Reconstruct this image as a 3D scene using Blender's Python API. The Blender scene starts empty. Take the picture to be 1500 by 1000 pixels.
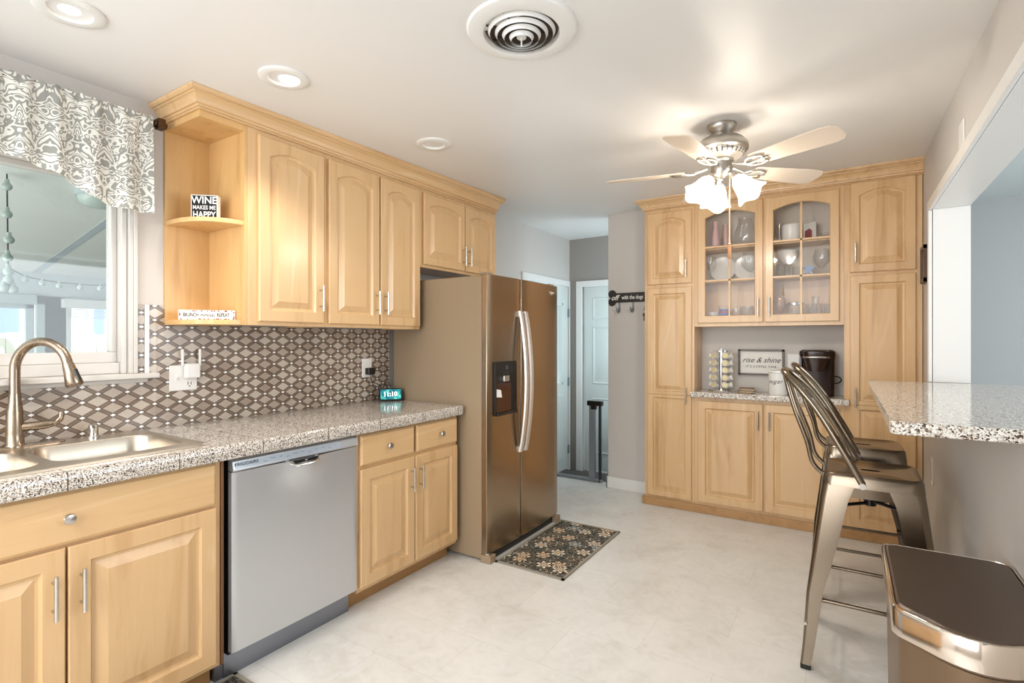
import bpy, bmesh, math, random
from math import sin, cos, pi, radians as R
from mathutils import Vector, Matrix
random.seed(7)
SC = bpy.context.scene
COL = SC.collection

# ------------------------------------------------------------------ camera, world, light, exposure
cam = bpy.data.cameras.new('camera'); co = bpy.data.objects.new('camera', cam); COL.objects.link(co)
cam.sensor_width = 36; cam.lens = 763.9/1500*36; cam.shift_y = -0.0012; cam.clip_start = .05
co.location = (2.57, 0, 1.302); co.rotation_euler = (pi/2, 0, .569); SC.camera = co
SC.view_settings.view_transform = 'Standard'; SC.view_settings.look = 'None'
SC.view_settings.gamma = 1; SC.view_settings.use_curve_mapping = False
SC.view_settings.exposure = 0.5
SC.cycles.transparent_max_bounces = 32
w = bpy.data.worlds.new('sky'); SC.world = w; w.use_nodes = True
bg = w.node_tree.nodes['Background']; bg.inputs[0].default_value = (.80, .90, 1, 1); bg.inputs[1].default_value = 2.2

def area(name, loc, rot, sx, sy, power, col=(1, 1, 1), spread=180):
    l = bpy.data.lights.new(name, 'AREA'); l.shape = 'RECTANGLE'; l.size = sx; l.size_y = sy; l.energy = power; l.color = col
    l.spread = R(spread)
    o = bpy.data.objects.new(name, l); o.location = loc; o.rotation_euler = rot; COL.objects.link(o); return o
# added fill behind the camera, in sunroom and hall; daylight of the side room
area('rear_fill_light', (1.3, -1.9, 1.5), (R(90), 0, 0), 2.6, 1.7, 60, (.92, .96, 1))  # unseen fill light added to brighten the whole kitchen
area('sunroom_fill_light', (-1.7, -1.3, .7), (R(142), 0, 0), 3.0, 1.2, 66, (.95, .99, 1))  # added low and out of view, aimed up to lift the sunroom ceiling
area('side_room_daylight', (5.9, 2.6, 1.5), (0, R(90), 0), 1.6, 2.5, 75, (.88, .94, 1))
area('hall_fill_light', (1.18, 4.8, 1.4), (0, R(90), 0), .9, .5, 8, (.74, .9, 1))  # added out of sight behind the back wall to brighten the hall
def lamp_spot(name, x, y, z, power, col, ang=150, r=.06):
    l = bpy.data.lights.new(name, 'SPOT'); l.energy = power; l.color = col; l.spot_size = R(ang); l.spot_blend = .6; l.shadow_soft_size = r
    o = bpy.data.objects.new(name, l); o.location = (x, y, z); COL.objects.link(o)
WARM = (1, .93, .86)
def cz(x, y):                                   # the old ceiling rises a little towards the back
    return 2.337 + max(0, y-1.1)*(.021 + .0026*x) - max(0, y-4.4)*.02
for (x, y, p, an) in ((.70, 1.25, 24, 120), (.52, .63, 9, 120), (1.35, -.7, 46, 160), (2.2, -.9, 14, 160)):  # the lit cans, then unseen spots added as fill behind the camera
    lamp_spot('can_and_fill_light', x, y, cz(x, y)-.02, p, WARM, an)
for a in (-128, -8, 112):
    l = bpy.data.lights.new('fan_bulb_light', 'POINT'); l.energy = 11; l.color = (1, .90, .78); l.shadow_soft_size = .035
    o = bpy.data.objects.new('fan_bulb_light', l); o.location = (2.045+.105*cos(R(a)), 2.77+.105*sin(R(a)), 2.045); COL.objects.link(o)

# ------------------------------------------------------------------ node helpers
def srgb(r, g, b):
    f = lambda c: (c/255/12.92) if c/255 <= .04045 else ((c/255+.055)/1.055)**2.4
    return (f(r), f(g), f(b), 1)
class M:                                         # small material builder
    def __init__(s, name, col=(200, 200, 200), rough=.5, metal=0, **kw):
        s.m = bpy.data.materials.new(name); s.m.use_nodes = True; s.nt = s.m.node_tree
        s.b = s.nt.nodes['Principled BSDF']; s.out = s.nt.nodes['Material Output']
        s.b.inputs['Base Color'].default_value = srgb(*col); s.b.inputs['Roughness'].default_value = rough
        s.b.inputs['Metallic'].default_value = metal
        for k, v in kw.items(): s.b.inputs[k.replace('_', ' ')].default_value = v
    def n(s, t, **kw):
        nd = s.nt.nodes.new(t)
        for k, v in kw.items(): setattr(nd, k, v)
        return nd
    def lk(s, a, b): s.nt.links.new(a, b)
    def coord(s, scale=(1, 1, 1), rot=(0, 0, 0), loc=(0, 0, 0)):
        t = s.n('ShaderNodeTexCoord'); mp = s.n('ShaderNodeMapping')
        mp.inputs['Scale'].default_value = scale; mp.inputs['Rotation'].default_value = rot; mp.inputs['Location'].default_value = loc
        s.lk(t.outputs['Object'], mp.inputs[0]); return mp.outputs[0]
    def noise(s, vec, sc, det=3, rough=.5, dist=0):
        nd = s.n('ShaderNodeTexNoise'); nd.inputs['Scale'].default_value = sc; nd.inputs['Detail'].default_value = det
        nd.inputs['Roughness'].default_value = rough; nd.inputs['Distortion'].default_value = dist
        s.lk(vec, nd.inputs['Vector']); return nd.outputs['Fac']
    def math(s, op, a, b=None, c=None):
        nd = s.n('ShaderNodeMath', operation=op)
        for i, v in enumerate((a, b, c)):
            if v is None: continue
            if isinstance(v, (int, float)): nd.inputs[i].default_value = v
            else: s.lk(v, nd.inputs[i])
        return nd.outputs[0]
    def ramp(s, fac, stops, interp='LINEAR'):
        nd = s.n('ShaderNodeValToRGB'); cr = nd.color_ramp; cr.interpolation = interp
        while len(cr.elements) < len(stops): cr.elements.new(.5)
        for e, (p, c) in zip(cr.elements, stops): e.position = p; e.color = srgb(*c)
        s.lk(fac, nd.inputs[0]); return nd.outputs[0]
    def mix(s, fac, a, b, mode='MIX'):
        nd = s.n('ShaderNodeMix', data_type='RGBA', blend_type=mode)
        if isinstance(fac, (int, float)): nd.inputs[0].default_value = fac
        else: s.lk(fac, nd.inputs[0])
        for i, v in ((6, a), (7, b)):
            if isinstance(v, tuple): nd.inputs[i].default_value = srgb(*v)
            else: s.lk(v, nd.inputs[i])
        return nd.outputs[2]
    def sep(s, vec):
        nd = s.n('ShaderNodeSeparateXYZ'); s.lk(vec, nd.inputs[0]); return nd.outputs
    def color(s, c): s.lk(c, s.b.inputs['Base Color']); return s
    def bump(s, h, st=.2, d=.01):
        nd = s.n('ShaderNodeBump'); nd.inputs['Strength'].default_value = st; nd.inputs['Distance'].default_value = d
        s.lk(h, nd.inputs['Height']); s.lk(nd.outputs[0], s.b.inputs['Normal']); return s
    def emit(s, col, st):
        s.b.inputs['Emission Color'].default_value = srgb(*col); s.b.inputs['Emission Strength'].default_value = st; return s

def wood(name, along, base=(217, 180, 133), dark=(192, 149, 99), light=(231, 202, 160), rough=.32):
    m = M(name, rough=rough)
    sc = [9, 9, 9]; sc[along] = .9
    v = m.coord(scale=tuple(sc))
    n1 = m.noise(v, 1.3, 4, .55, .8)
    sc2 = [60, 60, 60]; sc2[along] = 2.0
    n2 = m.noise(m.coord(scale=tuple(sc2)), 1.5, 3, .6, .3)
    big = m.noise(m.coord(scale=(3, 3, 3)), 1.1, 2)
    c = m.ramp(n1, [(.25, dark), (.48, base), (.62, base), (.8, light)])
    c = m.mix(m.math('MULTIPLY', m.math('SUBTRACT', n2, .42), .35), c, dark)
    c = m.mix(m.math('MULTIPLY', m.math('GREATER_THAN', big, .5), 0.0), c, light)
    m.color(c); m.b.inputs['Coat Weight'].default_value = .35; m.b.inputs['Coat Roughness'].default_value = .2
    return m.m
MAPLE = wood('maple_vertical_grain', 2)
MAPLEX = wood('maple_horizontal_grain', 1)
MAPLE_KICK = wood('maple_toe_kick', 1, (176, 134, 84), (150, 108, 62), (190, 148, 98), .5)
MAPLE_IN = wood('maple_interior', 2, (216, 174, 116), (194, 148, 90), (228, 190, 132), .42)

def plain_paint(name, col, rough=.6, bumpy=.05):
    m = M(name, col, rough); v = m.coord()
    n = m.noise(v, 90, 2); c = m.mix(m.noise(v, 1.3, 2), tuple(int(k*.985) for k in col), col)
    m.color(c); m.bump(n, bumpy, .002); return m.m
WALL = plain_paint('greige_wall_paint', (208, 203, 197))
CEIL = plain_paint('ceiling_paint', (238, 237, 235), .42)
TRIM_BACKLIT = plain_paint('backlit_casing_trim', (208, 203, 196), .35, 0)  # trim paint copy, backlit shade of the casing put into its colour
TRIM = plain_paint('white_trim_paint', (236, 235, 232), .35, 0)
SIDEWALL = plain_paint('blue_grey_wall_paint', (178, 180, 180))
SUNWALL = plain_paint('sunroom_pale_paint', (196, 204, 208))
DOORP = plain_paint('white_door_paint', (216, 222, 218), .4, 0)

def steel(name, col, rough=.28, along=2, aniso=0.0, metal=1.0):
    m = M(name, col, rough, metal); sc = [420, 420, 420]; sc[along] = 2.5
    n = m.noise(m.coord(scale=tuple(sc)), 1, 1)
    m.color(m.mix(n, tuple(int(k*.985) for k in col), col))
    m.lk(m.math('ADD', m.math('MULTIPLY', n, .05), rough-.025), m.b.inputs['Roughness']); return m.m
STEEL_DW = steel('brushed_dishwasher_steel', (208, 210, 214), .3, 1, metal=.7)
STEEL_FR = M('bronze_tinted_steel', (168, 150, 128), .27, 1).m
FR_SIDE = plain_paint('fridge_side_enamel', (158, 138, 112), .45, .12)
NICKEL = steel('brushed_nickel', (204, 202, 198), .25)
HANDLE = steel('fridge_handle_steel', (224, 220, 216), .32, metal=.8)
CHROME = M('chrome', (225, 225, 225), .08, 1).m
FAUCET = steel('brushed_faucet_nickel', (158, 142, 124), .27)
SINK = steel('sink_satin_steel', (206, 196, 182), .33, 1)
GUN = steel('gunmetal_lacquered_steel', (134, 121, 106), .22)
PEWTER = steel('pewter_metal', (186, 180, 172), .32)
DARKLID = M('trash_lid_brown_steel', (84, 70, 60), .3, .3).m
TRASHRIM = steel('trash_rim_polished_steel', (220, 208, 196), .12)
BLACK = M('black_plastic', (22, 20, 19), .3).m
BRONZE = M('bronze_metal', (88, 66, 46), .35, .9).m
BROWNPL = M('dark_brown_gloss_plastic', (44, 26, 20), .18).m
WHITEPL = M('white_plastic', (236, 234, 230), .3).m
WHITECER = M('white_ceramic', (240, 238, 234), .15).m
RUBBER = M('black_rubber', (30, 28, 27), .7).m
DARK = M('dark_cavity', (26, 20, 16), .6).m
DUCTDARK = M('duct_dark', (70, 58, 48), .8).m  # dark brown for the duct disc and spokes of the vent
CANVAS = M('sign_white_paint', (238, 236, 230), .6).m
INK = M('black_ink', (20, 19, 19), .85).m
INKB = M('blue_black_ink', (52, 58, 72), .6).m
WHITEINK = M('white_ink', (238, 236, 230), .6).m
GREYMET = M('grey_gate_metal', (140, 146, 152), .45, .3).m
TILEWHITE = M('white_pencil_tile', (232, 230, 226), .2).m
CREAMPOD = M('pod_foil_cream', (232, 214, 160), .3, .2).m
WALNUT = wood('dark_frame_wood', 2, (84, 62, 46), (60, 42, 30), (104, 80, 60), .5)
ROD = M('fan_blade_maple_pale', (226, 210, 192), .4).m
REDP = M('red_print', (150, 50, 46), .5).m
BLUEP = M('blue_print', (60, 90, 160), .5).m
PINKP = M('pink_frosted_glass', (216, 180, 176), .3).m
COPPER = M('amber_wood_fob', (196, 140, 96), .4).m
BRICK = None

def glass_pane(name, tint=(249, 252, 251), gloss=.03, edge=.3):
    m = M(name); m.nt.nodes.remove(m.b)
    t = m.n('ShaderNodeBsdfTransparent'); t.inputs[0].default_value = srgb(*tint)
    g = m.n('ShaderNodeBsdfGlossy'); g.inputs['Roughness'].default_value = .03
    f = m.n('ShaderNodeLayerWeight'); f.inputs[0].default_value = .5
    x = m.n('ShaderNodeMixShader'); m.lk(m.math('ADD', m.math('MULTIPLY', m.math('POWER', f.outputs['Facing'], 3), edge), gloss), x.inputs[0])
    m.lk(t.outputs[0], x.inputs[1]); m.lk(g.outputs[0], x.inputs[2]); m.lk(x.outputs[0], m.out.inputs[0]); return m.m
PANE = glass_pane('window_glass')
CABGLASS = glass_pane('cabinet_glass', (252, 252, 252), .02)
GLASSWARE = glass_pane('clear_glassware', (250, 251, 251), .10, .8)

def granite(name, base, specks, sc, seam=False, rough=.12):
    m = M(name, base, rough); v = m.coord()
    vo = m.n('ShaderNodeTexVoronoi'); vo.inputs['Scale'].default_value = sc; m.lk(v, vo.inputs['Vector'])
    s = m.sep(vo.outputs['Color'])
    c = m.ramp(m.math('ADD', m.math('MULTIPLY', s[0], .72), m.math('MULTIPLY', m.noise(v, sc*.35, 2), .28)), specks, 'CONSTANT')
    if seam:
        y = m.sep(v)[1]
        fr = m.math('FRACT', m.math('DIVIDE', m.math('ADD', y, 1.3+12.2-.586), .305))
        ln = m.math('LESS_THAN', m.math('ABSOLUTE', m.math('SUBTRACT', fr, .5)), .4945)
        c = m.mix(ln, (86, 70, 58), c)
    m.color(c); return m.m
GRANITE = granite('grey_granite_tile', (170, 165, 160),
    [(0, (56, 50, 46)), (.28, (128, 118, 110)), (.36, (184, 174, 164)), (.46, (214, 206, 196)), (.60, (234, 229, 221)), (.76, (204, 188, 172)), (.82, (170, 158, 148))], 340, True, .1)
WGRAN = granite('white_speckled_granite', (225, 220, 212),
    [(0, (84, 66, 52)), (.24, (150, 130, 112)), (.32, (206, 196, 184)), (.42, (232, 228, 220)), (.55, (240, 237, 231)), (.68, (222, 216, 206)), (.78, (190, 184, 178))], 230, False, .08)

def floor_mat():
    m = M('white_vinyl_tile', rough=.33); v = m.coord()
    a = m.noise(v, 2.6, 6, .62, .6); b = m.noise(v, 14, 4, .6, 1.2)
    f = m.math('ADD', m.math('MULTIPLY', a, .65), m.math('MULTIPLY', b, .35))
    c = m.ramp(f, [(.34, (212, 209, 202)), (.47, (224, 223, 219)), (.58, (231, 230, 227)), (.7, (218, 215, 208))])
    br = m.n('ShaderNodeTexBrick'); br.offset = .5; m.lk(v, br.inputs['Vector'])
    br.inputs['Scale'].default_value = 1; br.inputs['Brick Width'].default_value = .61; br.inputs['Row Height'].default_value = .305
    br.inputs['Mortar Size'].default_value = .0012; br.inputs['Mortar Smooth'].default_value = .3
    br.inputs['Color1'].default_value = (1, 1, 1, 1); br.inputs['Color2'].default_value = (.95, .95, .945, 1); br.inputs['Mortar'].default_value = (.80, .79, .77, 1)
    m.color(m.mix(1.0, c, br.outputs['Color'], 'MULTIPLY')); m.bump(b, .04, .002); return m.m
FLOOR = floor_mat()

def argyle():
    m = M('argyle_mosaic_tile', rough=.22); s = m.sep(m.coord())
    u = m.math('DIVIDE', s[1], .1035); v = m.math('DIVIDE', m.math('SUBTRACT', s[2], .93), .0615)
    def band(q):
        f = m.math('ABSOLUTE', m.math('SUBTRACT', m.math('FRACT', m.math('ADD', q, 50.5)), .5))
        return f, m.math('FLOOR', m.math('ADD', q, 50.0))
    a, ia = band(m.math('ADD', u, v)); b, ib = band(m.math('SUBTRACT', u, v))
    W = .125
    ina = m.math('LESS_THAN', a, W); inb = m.math('LESS_THAN', b, W)
    both = m.math('MULTIPLY', ina, inb); anyb = m.math('MAXIMUM', ina, inb)
    cmb = m.n('ShaderNodeCombineXYZ'); m.lk(ia, cmb.inputs[0]); m.lk(ib, cmb.inputs[1])
    wn = m.n('ShaderNodeTexWhiteNoise', noise_dimensions='3D'); m.lk(cmb.outputs[0], wn.inputs['Vector'])
    grain = m.noise(m.coord(scale=(20, 12, 60)), 1.5, 4, .6, 1.5)
    dia = m.ramp(m.math('ADD', m.math('MULTIPLY', wn.outputs['Value'], .6), m.math('MULTIPLY', grain, .4)),
                 [(.1, (150, 134, 120)), (.5, (178, 164, 150)), (.9, (204, 194, 182))])
    bnd = m.ramp(m.math('ADD', m.math('MULTIPLY', wn.outputs['Value'], .3), m.math('MULTIPLY', grain, .7)),
                 [(.2, (98, 80, 66)), (.6, (126, 108, 92)), (.9, (140, 122, 106))])
    c = m.mix(anyb, dia, bnd)
    g1 = m.math('LESS_THAN', m.math('ABSOLUTE', m.math('SUBTRACT', a, W)), .022)
    g2 = m.math('LESS_THAN', m.math('ABSOLUTE', m.math('SUBTRACT', b, W)), .022)
    gr = m.math('MAXIMUM', g1, g2)
    c = m.mix(gr, c, (70, 58, 48)); c = m.mix(m.math('MULTIPLY', both, m.math('SUBTRACT', 1, gr)), c, (244, 242, 238))
    m.color(c); m.bump(m.math('SUBTRACT', 1, gr), .25, .001); return m.m
ARGYLE = argyle()

def damask():
    m = M('grey_white_damask', rough=.85); s = m.sep(m.coord())
    pp = m.math('PINGPONG', m.math('ADD', s[1], 10), .085)
    cmb = m.n('ShaderNodeCombineXYZ'); m.lk(pp, cmb.inputs[1]); m.lk(s[2], cmb.inputs[2])
    n = m.noise(cmb.outputs[0], 17, 1.2, .45, 1.6)
    f = m.math('PINGPONG', m.math('MULTIPLY', n, 6.5), .5)
    m.color(m.ramp(f, [(.23, (150, 150, 144)), (.27, (226, 224, 216))]))
    m.bump(m.noise(m.coord(), 600, 1), .1, .001); return m.m
DAMASK = damask()

def rugmat():
    m = M('black_floral_rug', rough=.95); v = m.coord(); s = m.sep(v)
    def flowers(scale, petals, seedloc, r0):
        mp = m.n('ShaderNodeMapping'); mp.inputs['Location'].default_value = seedloc; mp.inputs['Scale'].default_value = (scale, scale, 0.0)
        m.lk(m.n('ShaderNodeTexCoord').outputs['Object'], mp.inputs[0])
        vo = m.n('ShaderNodeTexVoronoi', voronoi_dimensions='2D'); vo.inputs['Scale'].default_value = 1; vo.inputs['Randomness'].default_value = .9
        m.lk(mp.outputs[0], vo.inputs['Vector'])
        d = m.n('ShaderNodeVectorMath', operation='SUBTRACT'); m.lk(mp.outputs[0], d.inputs[0]); m.lk(vo.outputs['Position'], d.inputs[1])
        q = m.sep(d.outputs[0]); ang = m.math('ARCTAN2', q[1], q[0])
        rr = m.math('DIVIDE', vo.outputs['Distance'], m.math('ADD', .72, m.math('MULTIPLY', m.math('COSINE', m.math('MULTIPLY', ang, petals)), .28)))
        return rr, m.sep(vo.outputs['Color'])[0], r0
    r1, id1, k1 = flowers(7.6, 6, (.3, .1, 0), .36)
    r2, id2, k2 = flowers(14, 2, (5.1, 2.7, 0), .36)
    curl = m.noise(v, 34, 1.5, .5, 4)
    line = m.math('LESS_THAN', m.math('ABSOLUTE', m.math('SUBTRACT', curl, .5)), .02)
    c = m.mix(line, (26, 23, 23), (196, 184, 160))
    c = m.mix(m.math('LESS_THAN', r2, k2), c, m.ramp(id2, [(0, (180, 168, 146)), (.4, (96, 108, 112)), (.7, (206, 196, 174))], 'CONSTANT'))
    c = m.mix(m.math('LESS_THAN', r2, k2*.7), c, (36, 32, 30))
    c = m.mix(m.math('LESS_THAN', r1, k1*1.12), c, (26, 24, 24))
    c = m.mix(m.math('LESS_THAN', r1, k1), c, m.ramp(id1, [(0, (226, 202, 168)), (.45, (236, 228, 208)), (.75, (164, 180, 186))], 'CONSTANT'))
    c = m.mix(m.math('LESS_THAN', r1, k1*.62), c, (62, 52, 46))
    c = m.mix(m.math('LESS_THAN', r1, k1*.4), c, (210, 180, 148))
    m.color(c); m.bump(m.noise(v, 400, 1), .3, .002); return m.m
RUGM = rugmat(); RUGEDGE = M('rug_grey_binding', (150, 144, 132), .9).m

# ------------------------------------------------------------------ mesh helpers
class B:
    def __init__(s): s.bm = bmesh.new()
    def face(s, vs):
        try: return s.bm.faces.new(vs)
        except ValueError: return None
    def box(s, x0, y0, z0, x1, y1, z1):
        v = [s.bm.verts.new(p) for p in ((x0,y0,z0),(x1,y0,z0),(x1,y1,z0),(x0,y1,z0),(x0,y0,z1),(x1,y0,z1),(x1,y1,z1),(x0,y1,z1))]
        for f in ((3,2,1,0),(4,5,6,7),(0,1,5,4),(1,2,6,5),(2,3,7,6),(3,0,4,7)): s.face([v[i] for i in f])
        return s
    def loft(s, loops, caps=True, closed=True):
        L = [[s.bm.verts.new(p) for p in lp] for lp in loops]
        n = len(L[0])
        for a, b in zip(L, L[1:]):
            for i in range(n if closed else n-1):
                j = (i+1) % n; s.face([a[i], a[j], b[j], b[i]])
        if caps and closed: s.face(L[0][::-1]); s.face(L[-1])
        return s
    def prism(s, poly, d0, d1, f):                # poly of (a,b), f maps (a,b,d) to a point
        return s.loft([[f(a, b, d0) for a, b in poly], [f(a, b, d1) for a, b in poly]])
    def cyl(s, p0, p1, r0, r1=None, seg=16, caps=True):
        r1 = r0 if r1 is None else r1; p0 = Vector(p0); p1 = Vector(p1); d = (p1-p0).normalized()
        q = d.to_track_quat('Z', 'Y')
        return s.loft([[p+q@Vector((r*cos(2*pi*i/seg), r*sin(2*pi*i/seg), 0)) for i in range(seg)] for p, r in ((p0, r0), (p1, r1))], caps)
    def lathe(s, prof, c=(0, 0, 0), axis=(0, 0, 1), seg=24, caps=True):
        q = Vector(axis).to_track_quat('Z', 'Y'); c = Vector(c)
        return s.loft([[c+q@Vector((r*cos(2*pi*i/seg), r*sin(2*pi*i/seg), h)) for i in range(seg)] for r, h in prof], caps)
    def tube(s, pts, r, seg=10, flat=1.0, caps=True):
        pts = [Vector(p) for p in pts]; loops = []
        t = (pts[1]-pts[0]).normalized(); up = Vector((0, 0, 1)) if abs(t.z) < .9 else Vector((0, 1, 0))
        x = t.cross(up).normalized(); y = x.cross(t).normalized()
        for i, p in enumerate(pts):
            t2 = (pts[min(i+1, len(pts)-1)]-pts[max(i-1, 0)]).normalized()
            x = (x - t2*x.dot(t2)).normalized(); y = t2.cross(x)
            rr = r[i] if isinstance(r, (list, tuple)) else r
            loops.append([p+x*rr*cos(2*pi*k/seg)+y*rr*flat*sin(2*pi*k/seg) for k in range(seg)])
        return s.loft(loops, caps)
    def torus(s, c, Rr, r, axis=(0, 0, 1), seg=40, sg=8, arc=2*pi):
        q = Vector(axis).to_track_quat('Z', 'Y'); c = Vector(c); L = []
        for i in range(seg+1 if arc < 2*pi-.01 else seg):
            a = arc*i/seg
            L.append([s.bm.verts.new(c+q@Vector(((Rr+r*cos(2*pi*k/sg))*cos(a), (Rr+r*cos(2*pi*k/sg))*sin(a), r*sin(2*pi*k/sg)))) for k in range(sg)])
        m = len(L)
        for i in range(m if arc > 2*pi-.01 else m-1):
            a, b = L[i], L[(i+1) % m]
            for k in range(sg): s.face([a[k], b[k], b[(k+1) % sg], a[(k+1) % sg]])
        return s
def smoothpath(pts, n=6):                         # Catmull-Rom
    P = [Vector(p) for p in pts]; P = [P[0]*2-P[1]]+P+[P[-1]*2-P[-2]]; out = []
    for i in range(1, len(P)-2):
        a, b, c, d = P[i-1:i+3]
        for k in range(n):
            t = k/n; out.append(.5*((2*b)+(c-a)*t+(2*a-5*b+4*c-d)*t*t+(3*b-a-3*c+d)*t**3))
    out.append(P[-2]); return out
def rrect(x0, y0, x1, y1, r, n=5):
    o = []
    for cx, cy, a0 in ((x1-r, y1-r, 0), (x0+r, y1-r, 90), (x0+r, y0+r, 180), (x1-r, y0+r, 270)):
        for k in range(n+1): a = R(a0+90*k/n); o.append((cx+r*cos(a), cy+r*sin(a)))
    return o
ORG = {}
def put(b, name, mat, parent=None, bevel=0, smooth=0, label=None, cat=None, group=None, kind=None, seg=2):
    if parent is None:
        if kind == 'structure': org = Vector((0, 0, 0))
        else:
            xs = [v.co for v in b.bm.verts]
            org = Vector(((min(v.x for v in xs)+max(v.x for v in xs))/2, (min(v.y for v in xs)+max(v.y for v in xs))/2, min(v.z for v in xs)))
    else: org = ORG[parent]
    for v in b.bm.verts: v.co -= org
    bmesh.ops.recalc_face_normals(b.bm, faces=b.bm.faces)
    me = bpy.data.meshes.new(name); b.bm.to_mesh(me); b.bm.free(); me.materials.append(mat)
    if smooth:
        for p in me.polygons: p.use_smooth = True
        me.set_sharp_from_angle(angle=R(smooth))
    o = bpy.data.objects.new(name, me); COL.objects.link(o); ORG[o] = org
    if parent is not None: o.parent = parent
    else: o.location = org
    if bevel:
        md = o.modifiers.new('bevel', 'BEVEL'); md.width = bevel; md.segments = seg; md.limit_method = 'ANGLE'; md.angle_limit = R(40)
    if label: o['label'] = label
    if cat: o['category'] = cat
    if group: o['group'] = group
    if kind: o['kind'] = kind
    return o
def thing(name, loc, label, cat, group=None):
    o = bpy.data.objects.new(name, None); COL.objects.link(o); o.location = loc; ORG[o] = Vector(loc)
    o.empty_display_size = .05; o['label'] = label; o['category'] = cat
    if group: o['group'] = group
    return o
def dup(root, loc, rz=0, label=None, sc=None):
    def rec(o, par):
        c = o.copy(); COL.objects.link(c)
        if par is not None: c.parent = par
        for ch in list(o.children): rec(ch, c)
        return c
    c = rec(root, None); c.location = loc; c.rotation_euler = (0, 0, rz)
    if sc: c.scale = sc
    if label: c['label'] = label
    return c
def text(b, s, size, f, ext=.0006, bold=0, shear=0, space=1, align='CENTER', sx=1.0):    # lettering, f maps (a,b,d) to a point
    cu = bpy.data.curves.new('lettering', 'FONT'); cu.body = s; cu.size = size; cu.align_x = align; cu.align_y = 'CENTER'
    cu.shear = shear; cu.space_character = space; cu.offset = bold; cu.resolution_u = 3
    o = bpy.data.objects.new('lettering', cu); COL.objects.link(o)
    dg = bpy.context.evaluated_depsgraph_get(); me = bpy.data.meshes.new_from_object(o.evaluated_get(dg))
    vs = [b.bm.verts.new(f(v.co.x*sx, v.co.y, ext)) for v in me.vertices]
    for p in me.polygons: b.face([vs[i] for i in p.vertices])
    bpy.data.objects.remove(o); bpy.data.meshes.remove(me)
    return b
def frame_map(o, u, v, n):
    o, u, v, n = map(Vector, (o, u, v, n)); return lambda a, b, d: o+u*a+v*b+n*d

# ------------------------------------------------------------------ room shell
CH = 2.9
def S(name, mat, *boxes, bevel=0):
    b = B()
    for q in boxes: b.box(*q)
    return put(b, name, mat, bevel=bevel, kind='structure')
S('floor', FLOOR, (-.15, -2.2, -.1, 3.13, 4.50, 0))
S('trim_landing_floor', plain_paint('landing_mat_grey', (92, 88, 82), .9), (-.15, 4.50, -.22, 1.45, 5.4, -.12))
S('trim_threshold', plain_paint('threshold_metal', (120, 112, 100), .5), (0, 4.492, -.118, 1.3, 4.512, .004))
S('wall_left', WALL,
  (-.15, -2.2, -.2, 0, -.28, CH), (-.15, -.28, -.2, 0, .986, 1.138), (-.15, -.28, 2.001, 0, .986, CH), (-.15, .986, -.2, 0, 4.25, CH),
  (-.15, 4.25, 1.90, 0, 5.17, CH), (-.15, 5.17, -.2, 0, 5.3, CH))
S('wall_right', WALL, (2.976, 3.72, 0, 3.125, 5.6, CH), (2.976, -.6, 0, 3.125, 3.72, 1.03), (2.976, -.6, 2.05, 3.125, 3.72, CH), (2.976, -2.2, 0, 3.125, -.6, CH))
S('wall_back', WALL, (.80, 4.35, -.2, 3.0, 4.47, CH))
S('wall_hall_right', WALL, (1.3, 4.47, -.2, 1.42, 5.3, CH))
S('wall_hall_end', plain_paint('hall_grey_paint', (158, 152, 146)), (-.15, 5.2, -.2, .15, 5.32, CH), (.97, 5.2, -.2, 1.42, 5.32, CH), (.15, 5.2, 1.89, .97, 5.32, CH))
S('wall_rear', WALL, (-.15, -2.3, 0, 3.13, -2.2, CH))
b = B(); N = 24; vs = {}
for i in range(N+1):
    for j in range(N+1):
        x = -.02+3.02*i/N; y = -2.2+7.45*j/N; vs[i, j] = b.bm.verts.new((x, y, cz(x, y)))
for i in range(N):
    for j in range(N): b.face([vs[i, j], vs[i+1, j], vs[i+1, j+1], vs[i, j+1]])
put(b, 'ceiling', CEIL, kind='structure', smooth=60)
# neighbouring room on the right
S('wall_side_room_end', SIDEWALL, (3.125, 5.5, 0, 7.2, 5.6, 2.9))
S('wall_side_room_right', SIDEWALL, (7.1, -2.2, 0, 7.2, 5.6, 2.9))
S('ceiling_side_room', plain_paint('cool_ceiling_paint', (206, 214, 214)), (3.125, -2.2, 2.42, 7.2, 5.6, 2.5))
S('floor_side_room', FLOOR, (3.125, -2.2, -.1, 7.2, 5.6, 0))
S('wall_side_room_rear', SIDEWALL, (3.125, -2.3, 0, 7.2, -2.2, 2.9))
# white lining and lip of the pass-through
S('trim_1', TRIM, (2.979, 3.70, 1.0705, 3.139, 3.7195, 2.03), (2.979, -.6, 2.031, 3.139, 3.7195, 2.0495))
S('trim_2', TRIM, (2.958, -.6, 2.026, 2.9755, 3.742, 2.078), (2.958, 3.699, 1.0705, 2.9755, 3.742, 2.025), bevel=.004)
S('baseboard_back', TRIM, (.785, 4.335, 0, 1.23, 4.35, .10), (.785, 4.335, 0, .80, 4.47, .10), bevel=.004)
S('baseboard_right', TRIM, (2.962, -.6, 0, 2.976, 4.05, .09), bevel=.004)
# backsplash on the left wall
S('trim_3', ARGYLE, (0, .02, .914, .008, 1.0965, 1.139), (0, 1.0955, .914, .008, 2.488, 1.372), (0, 1.018, 1.139, .008, 1.046, 1.457), (0, 1.0645, 1.139, .008, 1.0965, 1.457), (0, 1.0965, 1.372, .008, 1.128, 1.457))
S('trim_4', TILEWHITE, (0, 1.046, 1.139, .014, 1.0645, 1.457), bevel=.003)

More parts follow.
